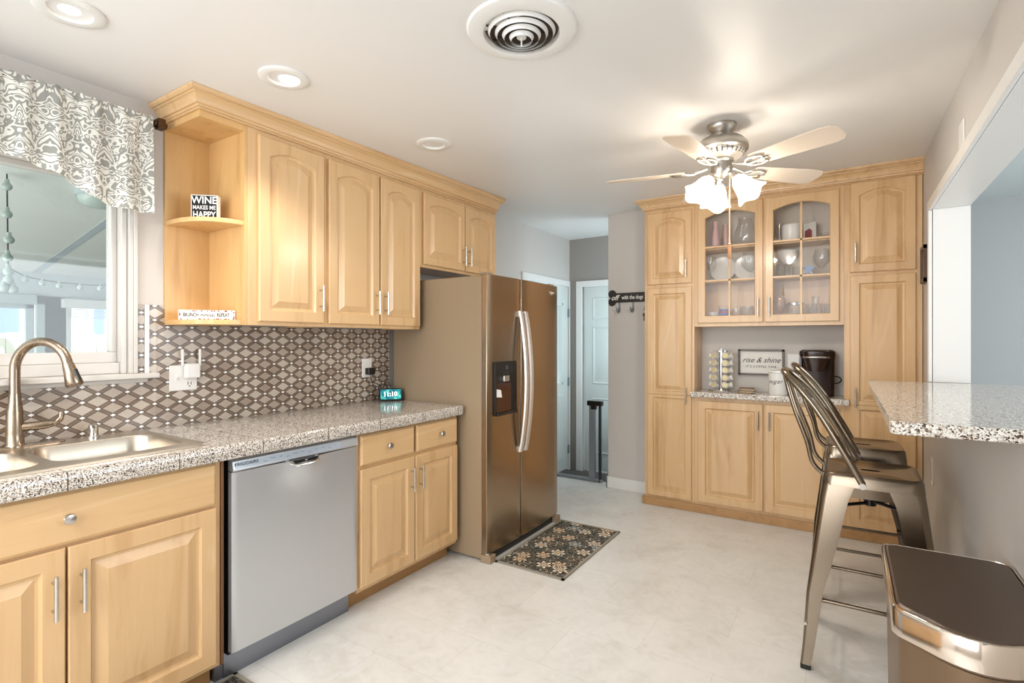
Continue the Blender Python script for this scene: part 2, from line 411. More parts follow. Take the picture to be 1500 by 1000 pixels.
# kitchen window
b = B()
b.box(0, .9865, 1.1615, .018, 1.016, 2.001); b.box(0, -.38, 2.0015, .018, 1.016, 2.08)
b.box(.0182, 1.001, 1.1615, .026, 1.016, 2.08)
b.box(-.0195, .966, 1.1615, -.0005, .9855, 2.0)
put(b, 'trim_5', TRIM_BACKLIT, kind='structure', bevel=.003)
S('trim_6', TRIM_BACKLIT, (-.13, -.42, 1.139, .055, 1.088, 1.161), (0, -.38, 1.120, .012, 1.06, 1.139), bevel=.004)
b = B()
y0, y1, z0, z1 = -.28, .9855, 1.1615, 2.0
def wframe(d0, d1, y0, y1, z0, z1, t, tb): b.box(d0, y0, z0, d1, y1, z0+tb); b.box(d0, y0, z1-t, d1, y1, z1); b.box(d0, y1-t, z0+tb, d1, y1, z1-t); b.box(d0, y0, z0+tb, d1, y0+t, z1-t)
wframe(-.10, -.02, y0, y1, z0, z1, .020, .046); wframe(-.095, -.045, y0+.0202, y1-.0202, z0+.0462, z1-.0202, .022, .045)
wf = put(b, 'window_1', TRIM_BACKLIT, kind='structure', bevel=.003)
b = B(); b.box(-.07, y0+.04, z0+.06, -.066, y1-.04, z1-.04); put(b, 'pane', PANE, wf)

# ------------------------------------------------------------------ sunroom seen through the window
S('floor_sunroom', plain_paint('sunroom_floor_grey', (170, 168, 162)), (-3.5, -1.6, -.1, -.15, 4.2, 0))
b = B(); b.prism([(-.10, 2.52), (-.10, 2.60), (-3.75, 1.95), (-3.75, 1.86)], -1.6, 4.2, lambda a, c, d: (a, d, c)); put(b, 'ceiling_sunroom', plain_paint('sunroom_white_ceiling', (234, 234, 228), .6), kind='structure')
b = B(); b.prism([(-.3, 2.475), (-.3, 2.50), (-3.5, 1.93), (-3.5, 1.905)], 1.60, 1.66, lambda a, c, d: (a, d, c)); put(b, 'trim_7', SUNWALL, kind='structure')
S('wall_sunroom_far', SUNWALL, (-3.6, -1.6, 0, -3.5, .95, 2.0), (-3.6, 1.68, 0, -3.5, 1.84, 2.0), (-3.6, 2.17, 0, -3.5, 4.2, 2.0),
  (-3.6, .95, 1.66, -3.5, 1.68, 2.0), (-3.6, 1.84, 0, -3.5, 2.17, 1.0), (-3.6, 1.84, 1.66, -3.5, 2.17, 2.0), (-3.6, 1.68, 1.0, -3.5, 1.84, 1.7))
S('wall_sunroom_side', SUNWALL, (-3.6, 4.1, 0, -.15, 4.2, 2.7))
S('wall_sunroom_near', SUNWALL, (-3.6, -1.7, 0, -.15, -1.6, 2.7))
b = B()
b.box(-3.5, 1.62, 0, -3.46, 1.68, 1.70); b.box(-3.5, .95, 1.62, -3.46, 1.68, 1.70); b.box(-3.56, 1.56, 0, -3.51, 1.62, 1.62); b.box(-3.56, .98, 0, -3.51, 1.62, 1.0); b.box(-3.56, .98, 1.58, -3.51, 1.62, 1.64)
d = put(b, 'door_3', plain_paint('sunroom_door_grey', (176, 188, 190)), kind='structure', bevel=.004)
b = B(); b.box(-3.54, .98, 1.0, -3.535, 1.57, 1.58); put(b, 'pane', PANE, d)
b = B()
b.box(-3.49, 1.80, 1.60, -3.42, 2.22, 1.68); 
for k in range(6): b.box(-3.48, 1.83, 1.585-.016*k, -3.44, 2.20, 1.590-.016*k)
b.box(-3.52, 1.84, 1.0, -3.47, 1.87, 1.62); b.box(-3.52, 2.14, 1.0, -3.47, 2.17, 1.62); b.box(-3.52, 1.84, 1.0, -3.44, 2.2, 1.03)
d = put(b, 'window_2', TRIM, kind='structure', bevel=.002)
b = B(); b.box(-3.56, 1.84, 1.02, -3.555, 2.17, 1.62); put(b, 'pane', PANE, d)
# outside the sunroom: lawn, fence, neighbouring house
S('trim_8', plain_paint('pale_ground', (196, 190, 176), .9), (-16, -8, -.3, -3.6, 14, -.05))
t = thing('fence', (-6.0, 3.0, -.05), 'pale wooden board fence in daylight beyond the sunroom windows', 'fence')
b = B()
for k in range(44): b.box(-6.02, .2+.13*k, -.05, -6.0, .2+.13*k+.122, 1.38+.01*((k*7) % 3))
put(b, 'board_panel', plain_paint('pale_fence_wood', (226, 214, 196), .8), t)  # pale cream board colour
b = B(); b.box(-6.06, .2, .3, -6.02, 5.9, .38); b.box(-6.06, .2, 1.1, -6.02, 5.9, 1.18); put(b, 'rail', plain_paint('fence_rail_wood', (206, 190, 168), .8), t)
t = thing('neighbor_house', (-10, 4.5, -.05), 'pink brick house with a white framed window behind the fence', 'house')
m = M('pink_brick', rough=.9); br = m.n('ShaderNodeTexBrick'); m.lk(m.coord(rot=(R(90), 0, R(90))), br.inputs['Vector']); br.inputs['Scale'].default_value = 4
br.inputs['Color1'].default_value = srgb(206, 176, 170); br.inputs['Color2'].default_value = srgb(190, 158, 152); br.inputs['Mortar'].default_value = srgb(220, 210, 206); m.color(br.outputs[0])
b = B(); b.box(-12.4, 1.2, -.05, -10, 9.5, 2.55); put(b, 'wall', m.m, t)
b = B(); b.prism([(-9.6, 2.5), (-12.8, 2.5), (-11.2, 3.4)], 1.0, 9.8, lambda a, c, d: (a, d, c)); put(b, 'roof', plain_paint('grey_roof', (150, 148, 148), .9), t)
for yy in (2.25, 4.15):
    b = B(); b.box(-10.0, yy, 1.0, -9.94, yy+.95, 2.2); wq = put(b, 'window', TRIM, t)
    b = B(); b.box(-9.94, yy+.08, 1.08, -9.93, yy+.44, 2.12); b.box(-9.94, yy+.51, 1.08, -9.93, yy+.87, 2.12); put(b, 'pane', M('sky_lit_glass', (140, 160, 196), .1).m, wq)
# sunroom lamp and bulb string
t = thing('dome_ceiling_lamp', (-1.50, 1.40, 2.15), 'round frosted dome lamp on the sloping sunroom ceiling', 'lamp')
b = B(); b.lathe([(.01, 0), (.06, .006), (.098, .03), (.11, .07)], (-1.50, 1.40, 2.155), seg=28); put(b, 'shade', M('frosted_green_glass', (196, 206, 198), .3).m, t, smooth=50)
b = B(); b.lathe([(.118, 0), (.118, .05)], (-1.50, 1.40, 2.222), seg=28); put(b, 'base', SUNWALL, t)
CORD = M('dark_cord', (64, 68, 70), .7).m; BULB = M('grey_green_bulb', (176, 190, 184), .2).m
t = thing('string_lights', (-1.50, .966, 1.58), 'string of round patio bulbs hanging down and swagging across the sunroom', 'string lights')
b = B(); b.tube([(-1.5, .963, 2.26), (-1.5, .966, 1.95), (-1.5, .97, 1.60)], .004, 6)
sw = smoothpath([(-1.5, .97, 1.72), (-1.5, 1.043, 1.68), (-1.5, 1.12, 1.665), (-1.5, 1.2, 1.657), (-1.5, 1.30, 1.655), (-1.5, 1.41, 1.66), (-1.5, 1.6, 1.70)], 4)
b.tube(sw, .003, 6); put(b, 'cord', CORD, t)
spots = [(.963, 2.19), (.963, 2.03), (.972, 1.885), (.966, 1.78), (.969, 1.70), (.969, 1.65), (.950, 1.605), (.988, 1.60), (1.043, 1.66), (1.12, 1.645), (1.2, 1.637), (1.305, 1.635), (1.41, 1.64)]
for k, (yy, zz) in enumerate(spots):
    r = .026 if k < 8 else .017
    b = B(); b.lathe([(.001, -r), (r*.6, -r*.85), (r, -.2*r), (r*.9, .3*r), (r*.45, .8*r), (r*.42, 1.5*r), (.003, 1.6*r)], (-1.5, yy, zz), seg=12); put(b, 'bulb', BULB, t, smooth=60)

# ------------------------------------------------------------------ cabinet door builders
def outline(w, h, s, d, arch, bot, top, n=14):
    """inner outline of a framed panel, inset by d, eyebrow arch at the top"""
    x0, x1, b0, t0 = s+d, w-s-d, bot+d, h-top-d
    pts = [(x0, b0), (x1, b0)]
    for i in range(n+1):
        x = x1+(x0-x1)*i/n; q = (x-(x0+x1)/2)/((x1-x0)/2)
        pts.append((x, t0-arch*q*q))
    return pts
def outer(w, h, s, d, n=14):
    x0, x1, b0, t0 = d, w-d, d, h-d
    return [(x0, b0), (x1, b0)]+[(x1+(x0-x1)*i/n, t0) for i in range(n+1)]
def door_mesh(b, f, w, h, s=.058, arch=0., T=.02, glass=False, bot=None, top=None):
    bot = bot or s; top = top or s
    L = [(outer(w, h, s, 0), 0), (outer(w, h, s, 0), T-.004), (outer(w, h, s, .004), T), (outline(w, h, s, -.004, arch, bot, top), T), (outline(w, h, s, 0, arch, bot, top), T-.006)]
    if glass: L += [(outline(w, h, s, 0, arch, bot, top), 0)]
    else: L += [(outline(w, h, s, .003, arch, bot, top), T-.011), (outline(w, h, s, .011, arch, bot, top), T-.0115), (outline(w, h, s, .042, arch, bot, top), T-.001)]
    loops = [[f(a, c, d) for a, c in p] for p, d in L]
    if glass: b.loft(loops+[loops[0]], caps=False)
    else: b.loft(loops)
    return b
def pull(parent, f, a, c, ln=.13, horizontal=False, off=.03):
    b = B()
    b.cyl(f(a, c-ln/2, off), f(a, c+ln/2, off), .0055, seg=10)
    for k in (-1, 1): b.cyl(f(a, c+k*(ln/2-.024), 0), f(a, c+k*(ln/2-.024), off), .0042, seg=8)
    return put(b, 'handle', NICKEL, parent, smooth=50)
def knob(parent, f, a, c):
    o = f(a, c, 0); n = f(0, 0, 1)-f(0, 0, 0)
    b = B(); b.lathe([(.006, 0), (.006, .010), (.014, .017), (.0165, .022), (.014, .027), (.004, .029)], o, n, 18)
    return put(b, 'knob', NICKEL, parent, smooth=50)
def cdoor(parent, org, u, n, w, h, arch=0, handle=None, hl=.13, mat=None, split=None, glass=False, name='door', s=.058):
    f = frame_map(org, u, (0, 0, 1), n); b = B()
    if split:
        door_mesh(b, f, w, split, s, 0, top=s*.55)
        g = frame_map(Vector(org)+Vector((0, 0, split)), u, (0, 0, 1), n)
        door_mesh(b, g, w, h-split, s, arch, bot=s*.55)
    else: door_mesh(b, f, w, h, s, arch, glass=glass)
    d = put(b, name, mat or MAPLE, parent)
    if handle: pull(d, lambda a, c, dd: f(a, c, dd+.02), handle[0], handle[1], hl)
    return d, f
def drawer(parent, org, u, n, w, h, kn=.5):
    f = frame_map(org, u, (0, 0, 1), n); b = B()
    L = [(outer(w, h, 0, 0, 2), 0), (outer(w, h, 0, 0, 2), .012), (outer(w, h, 0, .010, 2), .020)]
    b.loft([[f(a, c, d) for a, c in p] for p, d in L]); d = put(b, 'drawer', MAPLEX, parent)
    if kn is not None: knob(d, lambda a, c, dd: f(a, c, dd+.02), kn*w, h/2)
    return d
XP = (1, 0, 0); YP = (0, 1, 0); YN = (0, -1, 0)

# ------------------------------------------------------------------ left run, lower
def basecab(y0, y1, label):
    t = thing('base_cabinet', (.3, (y0+y1)/2, 0), label, 'cabinet')
    b = B(); b.box(.02, y0, .09, .58, y0+.018, .858); b.box(.02, y1-.018, .09, .58, y1, .858); b.box(.02, y0+.018, .09, .575, y1-.018, .108)
    b.box(.5805, y0, .09, .60, y0+.03, .858); b.box(.5805, y1-.03, .09, .60, y1, .858); b.box(.5805, y0+.03, .835, .60, y1-.03, .858); b.box(.5805, y0+.03, .66, .60, y1-.03, .705); b.box(.5805, y0+.03, .09, .60, y1-.03, .125)
    b.box(.575, y0+.03, .125, .58, y1-.03, .66); b.box(.575, y0+.03, .7, .58, y1-.03, .84)
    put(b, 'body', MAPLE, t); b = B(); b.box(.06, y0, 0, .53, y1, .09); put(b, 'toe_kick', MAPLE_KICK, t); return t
t = basecab(.13, 1.053, 'maple sink base cabinet with two doors below one wide drawer front')
drawer(t, (.60, .155, .695), YP, XP, .878, .157, .5)
cdoor(t, (.60, .155, .108), YP, XP, .436, .577, handle=(.405, .445))
cdoor(t, (.60, .597, .108), YP, XP, .436, .577, handle=(.030, .445))
t = basecab(1.70, 2.455, 'maple base cabinet between the dishwasher and the fridge, with two small drawers')
drawer(t, (.60, 1.712, .697), YP, XP, .37, .147, .47); drawer(t, (.60, 2.098, .697), YP, XP, .350, .147, .55)
cdoor(t, (.60, 1.712, .112), YP, XP, .370, .568, handle=(.338, .452))
cdoor(t, (.60, 2.088, .112), YP, XP, .360, .568, handle=(.030, .452))

# counter with sink cut-out
t = thing('countertop', (.33, 1.3, .86), 'grey speckled granite tile countertop running along the left wall', 'countertop')
b = B(); sx0, sx1, sy0, sy1 = .115, .525, .19, 1.0
b.box(.0085, -.1, .872, sx0, 2.462, .914); b.box(sx1, -.1, .872, .632, 2.462, .914); b.box(sx0, -.1, .872, sx1, sy0, .914); b.box(sx0, sy1, .872, sx1, 2.462, .914)
put(b, 'top_tiles', GRANITE, t)
b = B(); b.prism([(.632, .859), (.646, .859), (.650, .863), (.650, .908), (.645, .9145), (.632, .9145)], -.1, 2.462, lambda a, c, d: (a, d, c))
put(b, 'edge_tiles', GRANITE, t, smooth=50)

# sink: drop-in double bowl
t = thing('sink', (.32, .6, .914), 'stainless steel double bowl drop-in sink under the window', 'sink')
b = B()
rim = [(x, y) for x, y in rrect(.035, .175, .585, 1.028, .045, 6)]
bowls = [(.165, .605, .515, .99), (.165, .195, .515, .575)]
# deck grid with two holes: outer ring, filled by strips between rounded loops
def ring(lo, li, z0, z1): b.loft([[(x, y, z0) for x, y in lo], [(x, y, z1) for x, y in li]], caps=False)
ring(rim, rrect(.040, .18, .580, 1.023, .042, 6), .9145, .921)
deck = [(.040, .18), (.580, 1.023)]
for (a0, c0, a1, c1) in ((.045, .185, .165, 1.018), (.515, .185, .575, 1.018), (.165, .185, .515, .195), (.165, .575, .515, .605), (.165, .99, .515, 1.018)):
    b.box(a0, c0, .917, a1, c1, .921)
b.box(.040, .215, .9165, .046, .985, .9208); b.box(.574, .215, .9165, .580, .985, .9208)
b.box(.08, .18, .9165, .54, .186, .9208); b.box(.08, 1.017, .9165, .54, 1.023, .9208)
for (a0, c0, a1, c1) in bowls:                # corner fillers of each rounded bowl mouth
    rr = .075
    for cx, cy, qx, qy, a in ((a0, c0, a0+rr, c0+rr, 180), (a1, c0, a1-rr, c0+rr, 270), (a1, c1, a1-rr, c1-rr, 0), (a0, c1, a0+rr, c1-rr, 90)):
        P = [(cx, cy)]+[(qx+rr*cos(R(a+90*k/6)), qy+rr*sin(R(a+90*k/6))) for k in range(7)]
        b.prism(P, .917, .921, lambda u, v, d: (u, v, d))
put(b, 'rim', SINK, t, smooth=30)
for (a0, c0, a1, c1) in bowls:
    b = B(); L = []
    for z, ins in ((.9212, 0), (.914, .004), (.86, .012), (.78, .022), (.757, .04), (.750, .07)):
        L.append([(x, y, z) for x, y in rrect(a0+ins, c0+ins, a1-ins, c1-ins, max(.075-ins*.3, .03), 6)])
    L2 = [[(x, y, z-.0015) for x, y, z in lp] for lp in L[::-1]]
    b.loft(L+L2, caps=False)
    v = [b.bm.verts.new(p) for p in L[-1]]; b.face(v)
    put(b, 'bowl', SINK, t, smooth=60)
    b = B(); b.lathe([(.04, 0), (.04, .003), (.03, .001), (.005, .0)], ((a0+a1)/2, (c0+c1)/2, .7505), seg=20); put(b, 'drain', CHROME, t, smooth=40)
# faucet
fx, fy = .072, .612
t = thing('faucet', (fx, fy, .921), 'tall brushed nickel gooseneck faucet with pull-down head', 'faucet')
b = B(); b.lathe([(.030, 0), (.030, .006), (.026, .012), (.0255, .05), (.024, .12), (.018, .165), (.0165, .19)], (fx, fy, .9211)); 
put(b, 'body', FAUCET, t, smooth=50)
b = B(); dv = Vector((.855, .518, 0)); pts = [Vector((fx, fy, 1.10))]
for k in range(13):
    a = pi-pi*.93*k/12; pts.append(Vector((fx, fy, 1.195))+dv*(.098+.098*cos(a))+Vector((0, 0, .102*sin(a))))
b.tube(smoothpath(pts, 2), .0155, 14); put(b, 'spout', FAUCET, t, smooth=60)
e0 = pts[-1]; dr = (pts[-1]-pts[-2]).normalized()
b = B(); b.tube([e0, e0+dr*.03, e0+dr*.075, e0+dr*.082], [.0175, .020, .027, .022], 16); hd = put(b, 'spray_head', FAUCET, t, smooth=50)
b = B(); sd = Vector((.5, -.85, 0)); q0 = e0+dr*.02+dv*.019; q1 = e0+dr*.06+dv*.0235; b.tube([q0, q1], .0075, 8); put(b, 'button', BLACK, hd, smooth=50)
b = B(); b.tube(smoothpath([(fx, fy, .99), (fx+.02, fy+.05, .992), (fx+.03, fy+.085, .995)], 3), .0155, 12)
b.tube(smoothpath([(fx+.03, fy+.085, .995), (fx+.036, fy+.105, 1.0), (fx+.04, fy+.118, 1.016), (fx+.04, fy+.120, 1.036)], 4), [.0135]*4+[.011]*4+[.009]*5, 10); put(b, 'lever', FAUCET, t, smooth=60)
b = B(); b.loft([[(x, y, .9211) for x, y in rrect(.045, .47, .098, .755, .026, 6)], [(x, y, .927) for x, y in rrect(.048, .473, .095, .752, .023, 6)]]); put(b, 'deck_plate', FAUCET, t, smooth=40)
t = put(B().lathe([(.022, 0), (.022, .004), (.016, .006), (.016, .028), (.017, .030), (.017, .048), (.012, .051), (.002, .052)], (.075, .842, .9212)), 'soap_dispenser', CHROME, smooth=40, label='short chrome air gap cap beside the faucet on the sink deck', cat='sink fitting')
t.name = 'air_gap_cap'

# dishwasher
t = thing('dishwasher', (.32, 1.39, 0), 'stainless steel dishwasher under the granite counter', 'dishwasher')
b = B(); b.box(.04, 1.092, .10, .585, 1.688, .845); put(b, 'tub', DARK, t)
b = B(); NY, NZ = 40, 40; y0, y1, z0, z1 = 1.090, 1.690, .118, .800; vs = {}
for i in range(NY+1):
    for j in range(NZ+1):
        y = y0+(y1-y0)*i/NY; z = z0+(z1-z0)*j/NZ; u = (y-1.39); dz = z1-z
        g = math.exp(-(u/.085)**2)*math.exp(-(dz/.075)**2)*.027
        k = .004*(1-(u/.3)**2)
        e = min(i, NY-i)/1.0; e2 = .004 if (i in (0, NY)) else 0
        vs[i, j] = b.bm.verts.new((.618+k+g-e2, y, z))
for i in range(NY):
    for j in range(NZ): b.face([vs[i, j], vs[i+1, j], vs[i+1, j+1], vs[i, j+1]])
bk = {}
ed = [(i, 0) for i in range(NY)]+[(NY, j) for j in range(NZ)]+[(i, NZ) for i in range(NY, 0, -1)]+[(0, j) for j in range(NZ, 0, -1)]
bv = [b.bm.verts.new((.59, vs[e].co.y, vs[e].co.z)) for e in ed]
for k in range(len(ed)): b.face([vs[ed[k]], vs[ed[(k+1) % len(ed)]], bv[(k+1) % len(ed)], bv[k]])
b.face(bv); put(b, 'door_panel', STEEL_DW, t, smooth=40)
b = B(); b.prism([(.588, .803), (.620, .803), (.626, .808), (.618, .842), (.600, .852), (.588, .852)], 1.090, 1.690, lambda a, c, d: (a, d, c)); cp = put(b, 'control_panel', STEEL_DW, t, bevel=.002)
sl = Vector((-.008, 0, .034)).normalized(); cn = Vector((.034, 0, .008)).normalized()
fm = frame_map((.6222, 1.39, .825), YP, sl, cn)
b = B(); b.prism([(-.29, -.013), (.20, -.013), (.20, .013), (-.29, .013)], .0002, .0012, fm); put(b, 'display_strip', M('pale_blue_panel', (196, 206, 218), .15, .3).m, cp)
b = B(); text(b, 'FRIGIDAIRE', .017, lambda a, c, d: fm(a-.245, c+.003, d+.0016), bold=.0003, space=1.1)
for k, wd in enumerate(('Heavy', 'Normal', 'Light', 'Rinse', 'Hi-Temp', 'Delay', 'Start', 'Cancel', 'Clean', 'Dry', 'On')):
    text(b, wd, .0065, lambda a, c, d, k=k: fm(a-.17+.034*k, c+(.003 if k % 3 else -.003), d+.0016))
put(b, 'lettering', INKB, cp)
b = B()
pth = smoothpath([(.600, 1.315, .806), (.625, 1.325, .795), (.645, 1.338, .784), (.648, 1.39, .782), (.645, 1.442, .784), (.625, 1.455, .795), (.600, 1.465, .806)], 5)
b.tube([p+Vector((.004, 0, 0)) for p in pth], .0085, 8, .7); put(b, 'handle', CHROME, t, smooth=60)
b = B(); b.prism([(1.325, .8035), (1.455, .8035), (1.44, .790), (1.34, .790)], .646, .6485, lambda a, c, d: (d, a, c)); put(b, 'handle_pocket', BLACK, t)
b = B(); b.box(.04, 1.092, 0, .555, 1.688, .098); b.box(.10, 1.06, .0, .55, 1.092, .1); put(b, 'kick_plate', steel('blue_grey_kick_steel', (150, 154, 164), .4), t)
b = B(); b.box(.30, 1.0541, .09, .604, 1.066, .86); put(b, 'filler_strip', plain_paint('brown_filler', (120, 84, 52), .6), t)

# ------------------------------------------------------------------ uppers on the left wall
def uppercab(y0, y1, z0, label, doors, z1=2.262, arch=.035, left=.012):
    t = thing('wall_cabinet', (.15, (y0+y1)/2, z0), label, 'cabinet')
    y0 += .0005; y1 -= .0005; z0 += .0002
    b = B(); b.box(.009, y0, z0, .2918, y0+.018, z1); b.box(.009, y1-.018, z0, .2918, y1, z1); b.box(.009, y0+.018, z0+.012, .285, y1-.018, z0+.028)
    b.box(.292, y0, z0, .31, y0+.045, z1); b.box(.292, y1-.03, z0, .31, y1, z1); b.box(.292, y0+.045, z0, .31, y1-.03, z0+.03); b.box(.292, y0+.045, z1-.04, .31, y1-.03, z1)
    b.box(.286, y0+.02, z0+.031, .2917, y1-.02, z1-.002)
    put(b, 'body', MAPLE, t)
    for (a, c, hx) in doors:
        cdoor(t, (.31, a, z0+.018), YP, XP, c-a, z1-z0-.022-.02, arch, handle=((c-a-.028) if hx > 0 else .028, .125 if z0 < 1.5 else .10), s=.055)
    return t
# split so that the crown-joined boxes stay separate cabinets
uppercab(1.33, 1.742, 1.37, 'single door maple wall cabinet right of the open corner shelves', [(1.376, 1.727, 1)])
uppercab(1.742, 2.452, 1.37, 'double door maple wall cabinet between the single door one and the fridge', [(1.757, 2.103, 1), (2.112, 2.440, -1)])
uppercab(2.454, 3.285, 1.765, 'short two door maple cabinet mounted over the fridge', [(2.476, 2.896, 1), (2.903, 3.270, -1)], arch=.03)
# open end shelves
t = thing('open_corner_shelf', (.15, 1.24, 1.37), 'open maple end shelf unit with curved shelves next to the window', 'shelf')
b = B(); b.box(0, 1.126, 1.37, .012, 1.3295, 2.262); b.box(.0122, 1.3175, 1.37, .31, 1.3295, 2.262); put(b, 'back_panel', MAPLE_IN, t)
b = B(); b.box(.0121, 1.126, 2.235, .31, 1.3174, 2.262); put(b, 'top_panel', MAPLE_IN, t)
def curved(z0, z1):
    P = [(.0121, 1.3174), (.0121, 1.128), (.10, 1.128)]
    for k in range(1, 9):
        a = R(90*k/8); P.append((.10+.205*sin(a), 1.128+.17*(1-cos(a))))
    P.append((.305, 1.3174)); b = B(); b.prism(P, z0, z1, lambda a, c, d: (a, c, d)); return b
put(curved(1.815, 1.835), 'shelf', MAPLE_IN, t, bevel=.002); put(curved(1.37, 1.392), 'shelf', MAPLE_IN, t, bevel=.002)
# crown moulding
def crown_prof(zb, zt): h = zt-zb; return [(0, zb), (.008, zb), (.011, zb+.06*h), (.008, zb+.12*h), (.012, zb+.13*h), (.013, zb+.26*h), (.021, zb+.27*h), (.022, zb+.33*h), (.026, zb+.50*h), (.036, zb+.66*h), (.044, zb+.70*h), (.045, zb+.76*h), (.053, zb+.77*h), (.060, zb+.86*h), (.062, zb+.93*h), (.062, zt), (0, zt)]
def sweep_crown(path, zb, ext_n, name, label):
    """path: corner points (x,y); ext_n: outward unit normal of each run (mitred)"""
    b = B(); loops = []
    for i, (x, y) in enumerate(path):
        n = ext_n[i]; lp = []
        for d, z in crown_prof(zb, 0): pass
        zt = cz(x, y)-.0005
        for d, z in crown_prof(zb, zt): lp.append((x+n[0]*d, y+n[1]*d, z))
        loops.append(lp)
    b.loft(loops); return put(b, name, MAPLEX, smooth=25, label=label, cat='moulding')
sweep_crown([(.0005, 1.126), (.31, 1.126), (.31, 3.285), (.0005, 3.285)], 2.2625, [(0, -1), (1, -1), (1, 1), (0, 1)], 'crown_moulding', 'maple crown moulding along the top of the left wall cabinets')

# ------------------------------------------------------------------ fridge
t = thing('refrigerator', (.43, 2.92, 0), 'bronze toned side by side refrigerator with water dispenser', 'refrigerator')
b = B(); b.box(.045, 2.49, .012, .765, 3.345, 1.685); put(b, 'cabinet', FR_SIDE, t, bevel=.006)
def fdoor(y0, y1, nm):
    b = B(); z0, z1 = .055, 1.69; P = []
    n = 12
    for k in range(n+1):
        q = k/n; y = y0+(y1-y0)*q; gy = (y-2.48)/(3.36-2.48)*2-1
        P.append((.832-.016*gy*gy*1.0-(.006 if k in (0, n) else 0), y))
    P += [(.775, y1), (.775, y0)]
    b.prism(P, z0, z1, lambda a, c, d: (a, c, d)); return put(b, nm, STEEL_FR, t, bevel=.003, smooth=25)
d1 = fdoor(2.478, 2.826, 'freezer_door'); d2 = fdoor(2.834, 3.360, 'fridge_door')
for d, yy in ((d1, 2.800), (d2, 2.862)):
    b = B(); L = []
    for k in range(17):
        q = k/16; z = .60+.885*q; x = .845+.046*sin(pi*q)**.8; L.append([(x-.006, yy-.017, z), (x+.005, yy-.014, z), (x+.008, yy, z), (x+.005, yy+.014, z), (x-.006, yy+.017, z)])
    b.loft(L)
    b.box(.82, yy-.012, .60, .85, yy+.012, .635); b.box(.82, yy-.012, 1.45, .85, yy+.012, 1.485)
    put(b, 'handle', HANDLE, d, smooth=40)
b = B(); b.prism(rrect(2.535, .85, 2.768, 1.175, .015, 4), .815, .8345, lambda a, c, d: (d, a, c)); dp = put(b, 'dispenser', BLACK, d1)
b = B(); b.box(.8345, 2.55, .87, .8352, 2.70, 1.045); put(b, 'recess', M('dispenser_brown_gloss', (64, 32, 18), .1).m, dp)
b = B(); b.box(.8345, 2.60, 1.055, .852, 2.66, 1.090); put(b, 'nozzle', NICKEL, dp, bevel=.003)
b = B(); b.prism([(2.545, .965), (2.597, .960), (2.587, 1.005), (2.545, 1.012)], .8353, .838, lambda a, c, d: (d, a, c)); put(b, 'lever', WHITEPL, dp)
b = B(); fm = frame_map((.8346, 2.655, 1.138), YP, (0, 0, 1), XP); text(b, 'U', .032, fm); text(b, '. - - - .', .02, lambda a, c, d: fm(a, c-.028, d)); put(b, 'icons', M('pale_icon', (150, 160, 170), .5).m, dp)
b = B(); b.box(.8345, 2.545, .853, .846, 2.758, .872); put(b, 'tray', BLACK, dp, bevel=.003)
b = B(); fm = frame_map((.8235, 3.245, 1.638), YP, (0, 0, 1), XP); text(b, 'Whirlpool', .020, fm, bold=.0004)
b.torus((.8238, 3.235, 1.642), .022, .0012, axis=(1, .1, .35), seg=20, sg=5); put(b, 'logo', WHITEINK, d2)
b = B(); b.box(.74, 2.52, .0, .800, 3.33, .05); put(b, 'grille', BLACK, t)
for yy in (2.478, 3.30): b = B(); b.box(.765, yy, 0, .835, yy+.06, .045); put(b, 'foot_cover', FR_SIDE, t, bevel=.004)
for yy in (2.50, 3.27): put(B().box(.74, yy, 1.6905, .80, yy+.06, 1.703), 'hinge_cover', FR_SIDE, t, bevel=.003)
b = B(); b.cyl((.800, 2.50, .046), (.800, 2.50, .056), .016); b.box(.79, 2.485, .046, .826, 2.50, .051); put(b, 'hinge', CHROME, t)

# ------------------------------------------------------------------ hutch wall
HY = 4.095                                       # carcass front; doors come to HY-.02
t = thing('pantry_cabinet', (1.4, 4.22, 0), 'tall narrow maple pantry cabinet at the left end, beside the hook rack', 'cabinet')
def tallcab(t, x0, x1):
    b = B(); b.box(x0, HY, .0705, x1, 4.348, 2.33); b.box(x0, HY-.004, 0, x1, 4.348, .07); put(b, 'body', MAPLE, t)
tallcab(t, 1.215, 1.600)
cdoor(t, (1.240, HY, .078), XP, YN, .342, 1.634, handle=(.305, .80), split=.80, s=.05)
cdoor(t, (1.240, HY, 1.740), XP, YN, .342, .562, arch=.035, handle=(.305, .11), s=.05)
t = thing('pantry_cabinet', (2.78, 4.22, 0), 'wider tall maple pantry cabinet in the right corner against the wall', 'cabinet')
tallcab(t, 2.562, 2.972)
cdoor(t, (2.594, HY, .078), XP, YN, .345, 1.646, handle=(.030, .85), split=.80, s=.055)
cdoor(t, (2.594, HY, 1.745), XP, YN, .345, .585, arch=.035, handle=(.030, .125), s=.055)
# centre base
t = thing('hutch_base_cabinet', (2.08, 4.22, 0), 'low two door maple cabinet under the coffee counter', 'cabinet')
b = B(); b.box(1.601, HY, .0705, 2.561, 4.348, .875); b.box(1.601, HY-.004, 0, 2.561, 4.348, .07); put(b, 'body', MAPLE, t)
cdoor(t, (1.628, HY, .085), XP, YN, .448, .762, handle=(.418, .645)); cdoor(t, (2.088, HY, .085), XP, YN, .448, .762, handle=(.030, .645))
b = B(); b.prism([(1.578, 4.045), (2.590, 4.045), (2.590, 4.072), (2.5605, 4.072), (2.5605, 4.3495), (1.6015, 4.3495), (1.6015, 4.072), (1.578, 4.072)], .8755, .914, lambda a, c, d: (a, c, d))
put(b, 'coffee_countertop', WGRAN, bevel=.004, label='white speckled granite counter of the coffee niche', cat='countertop')
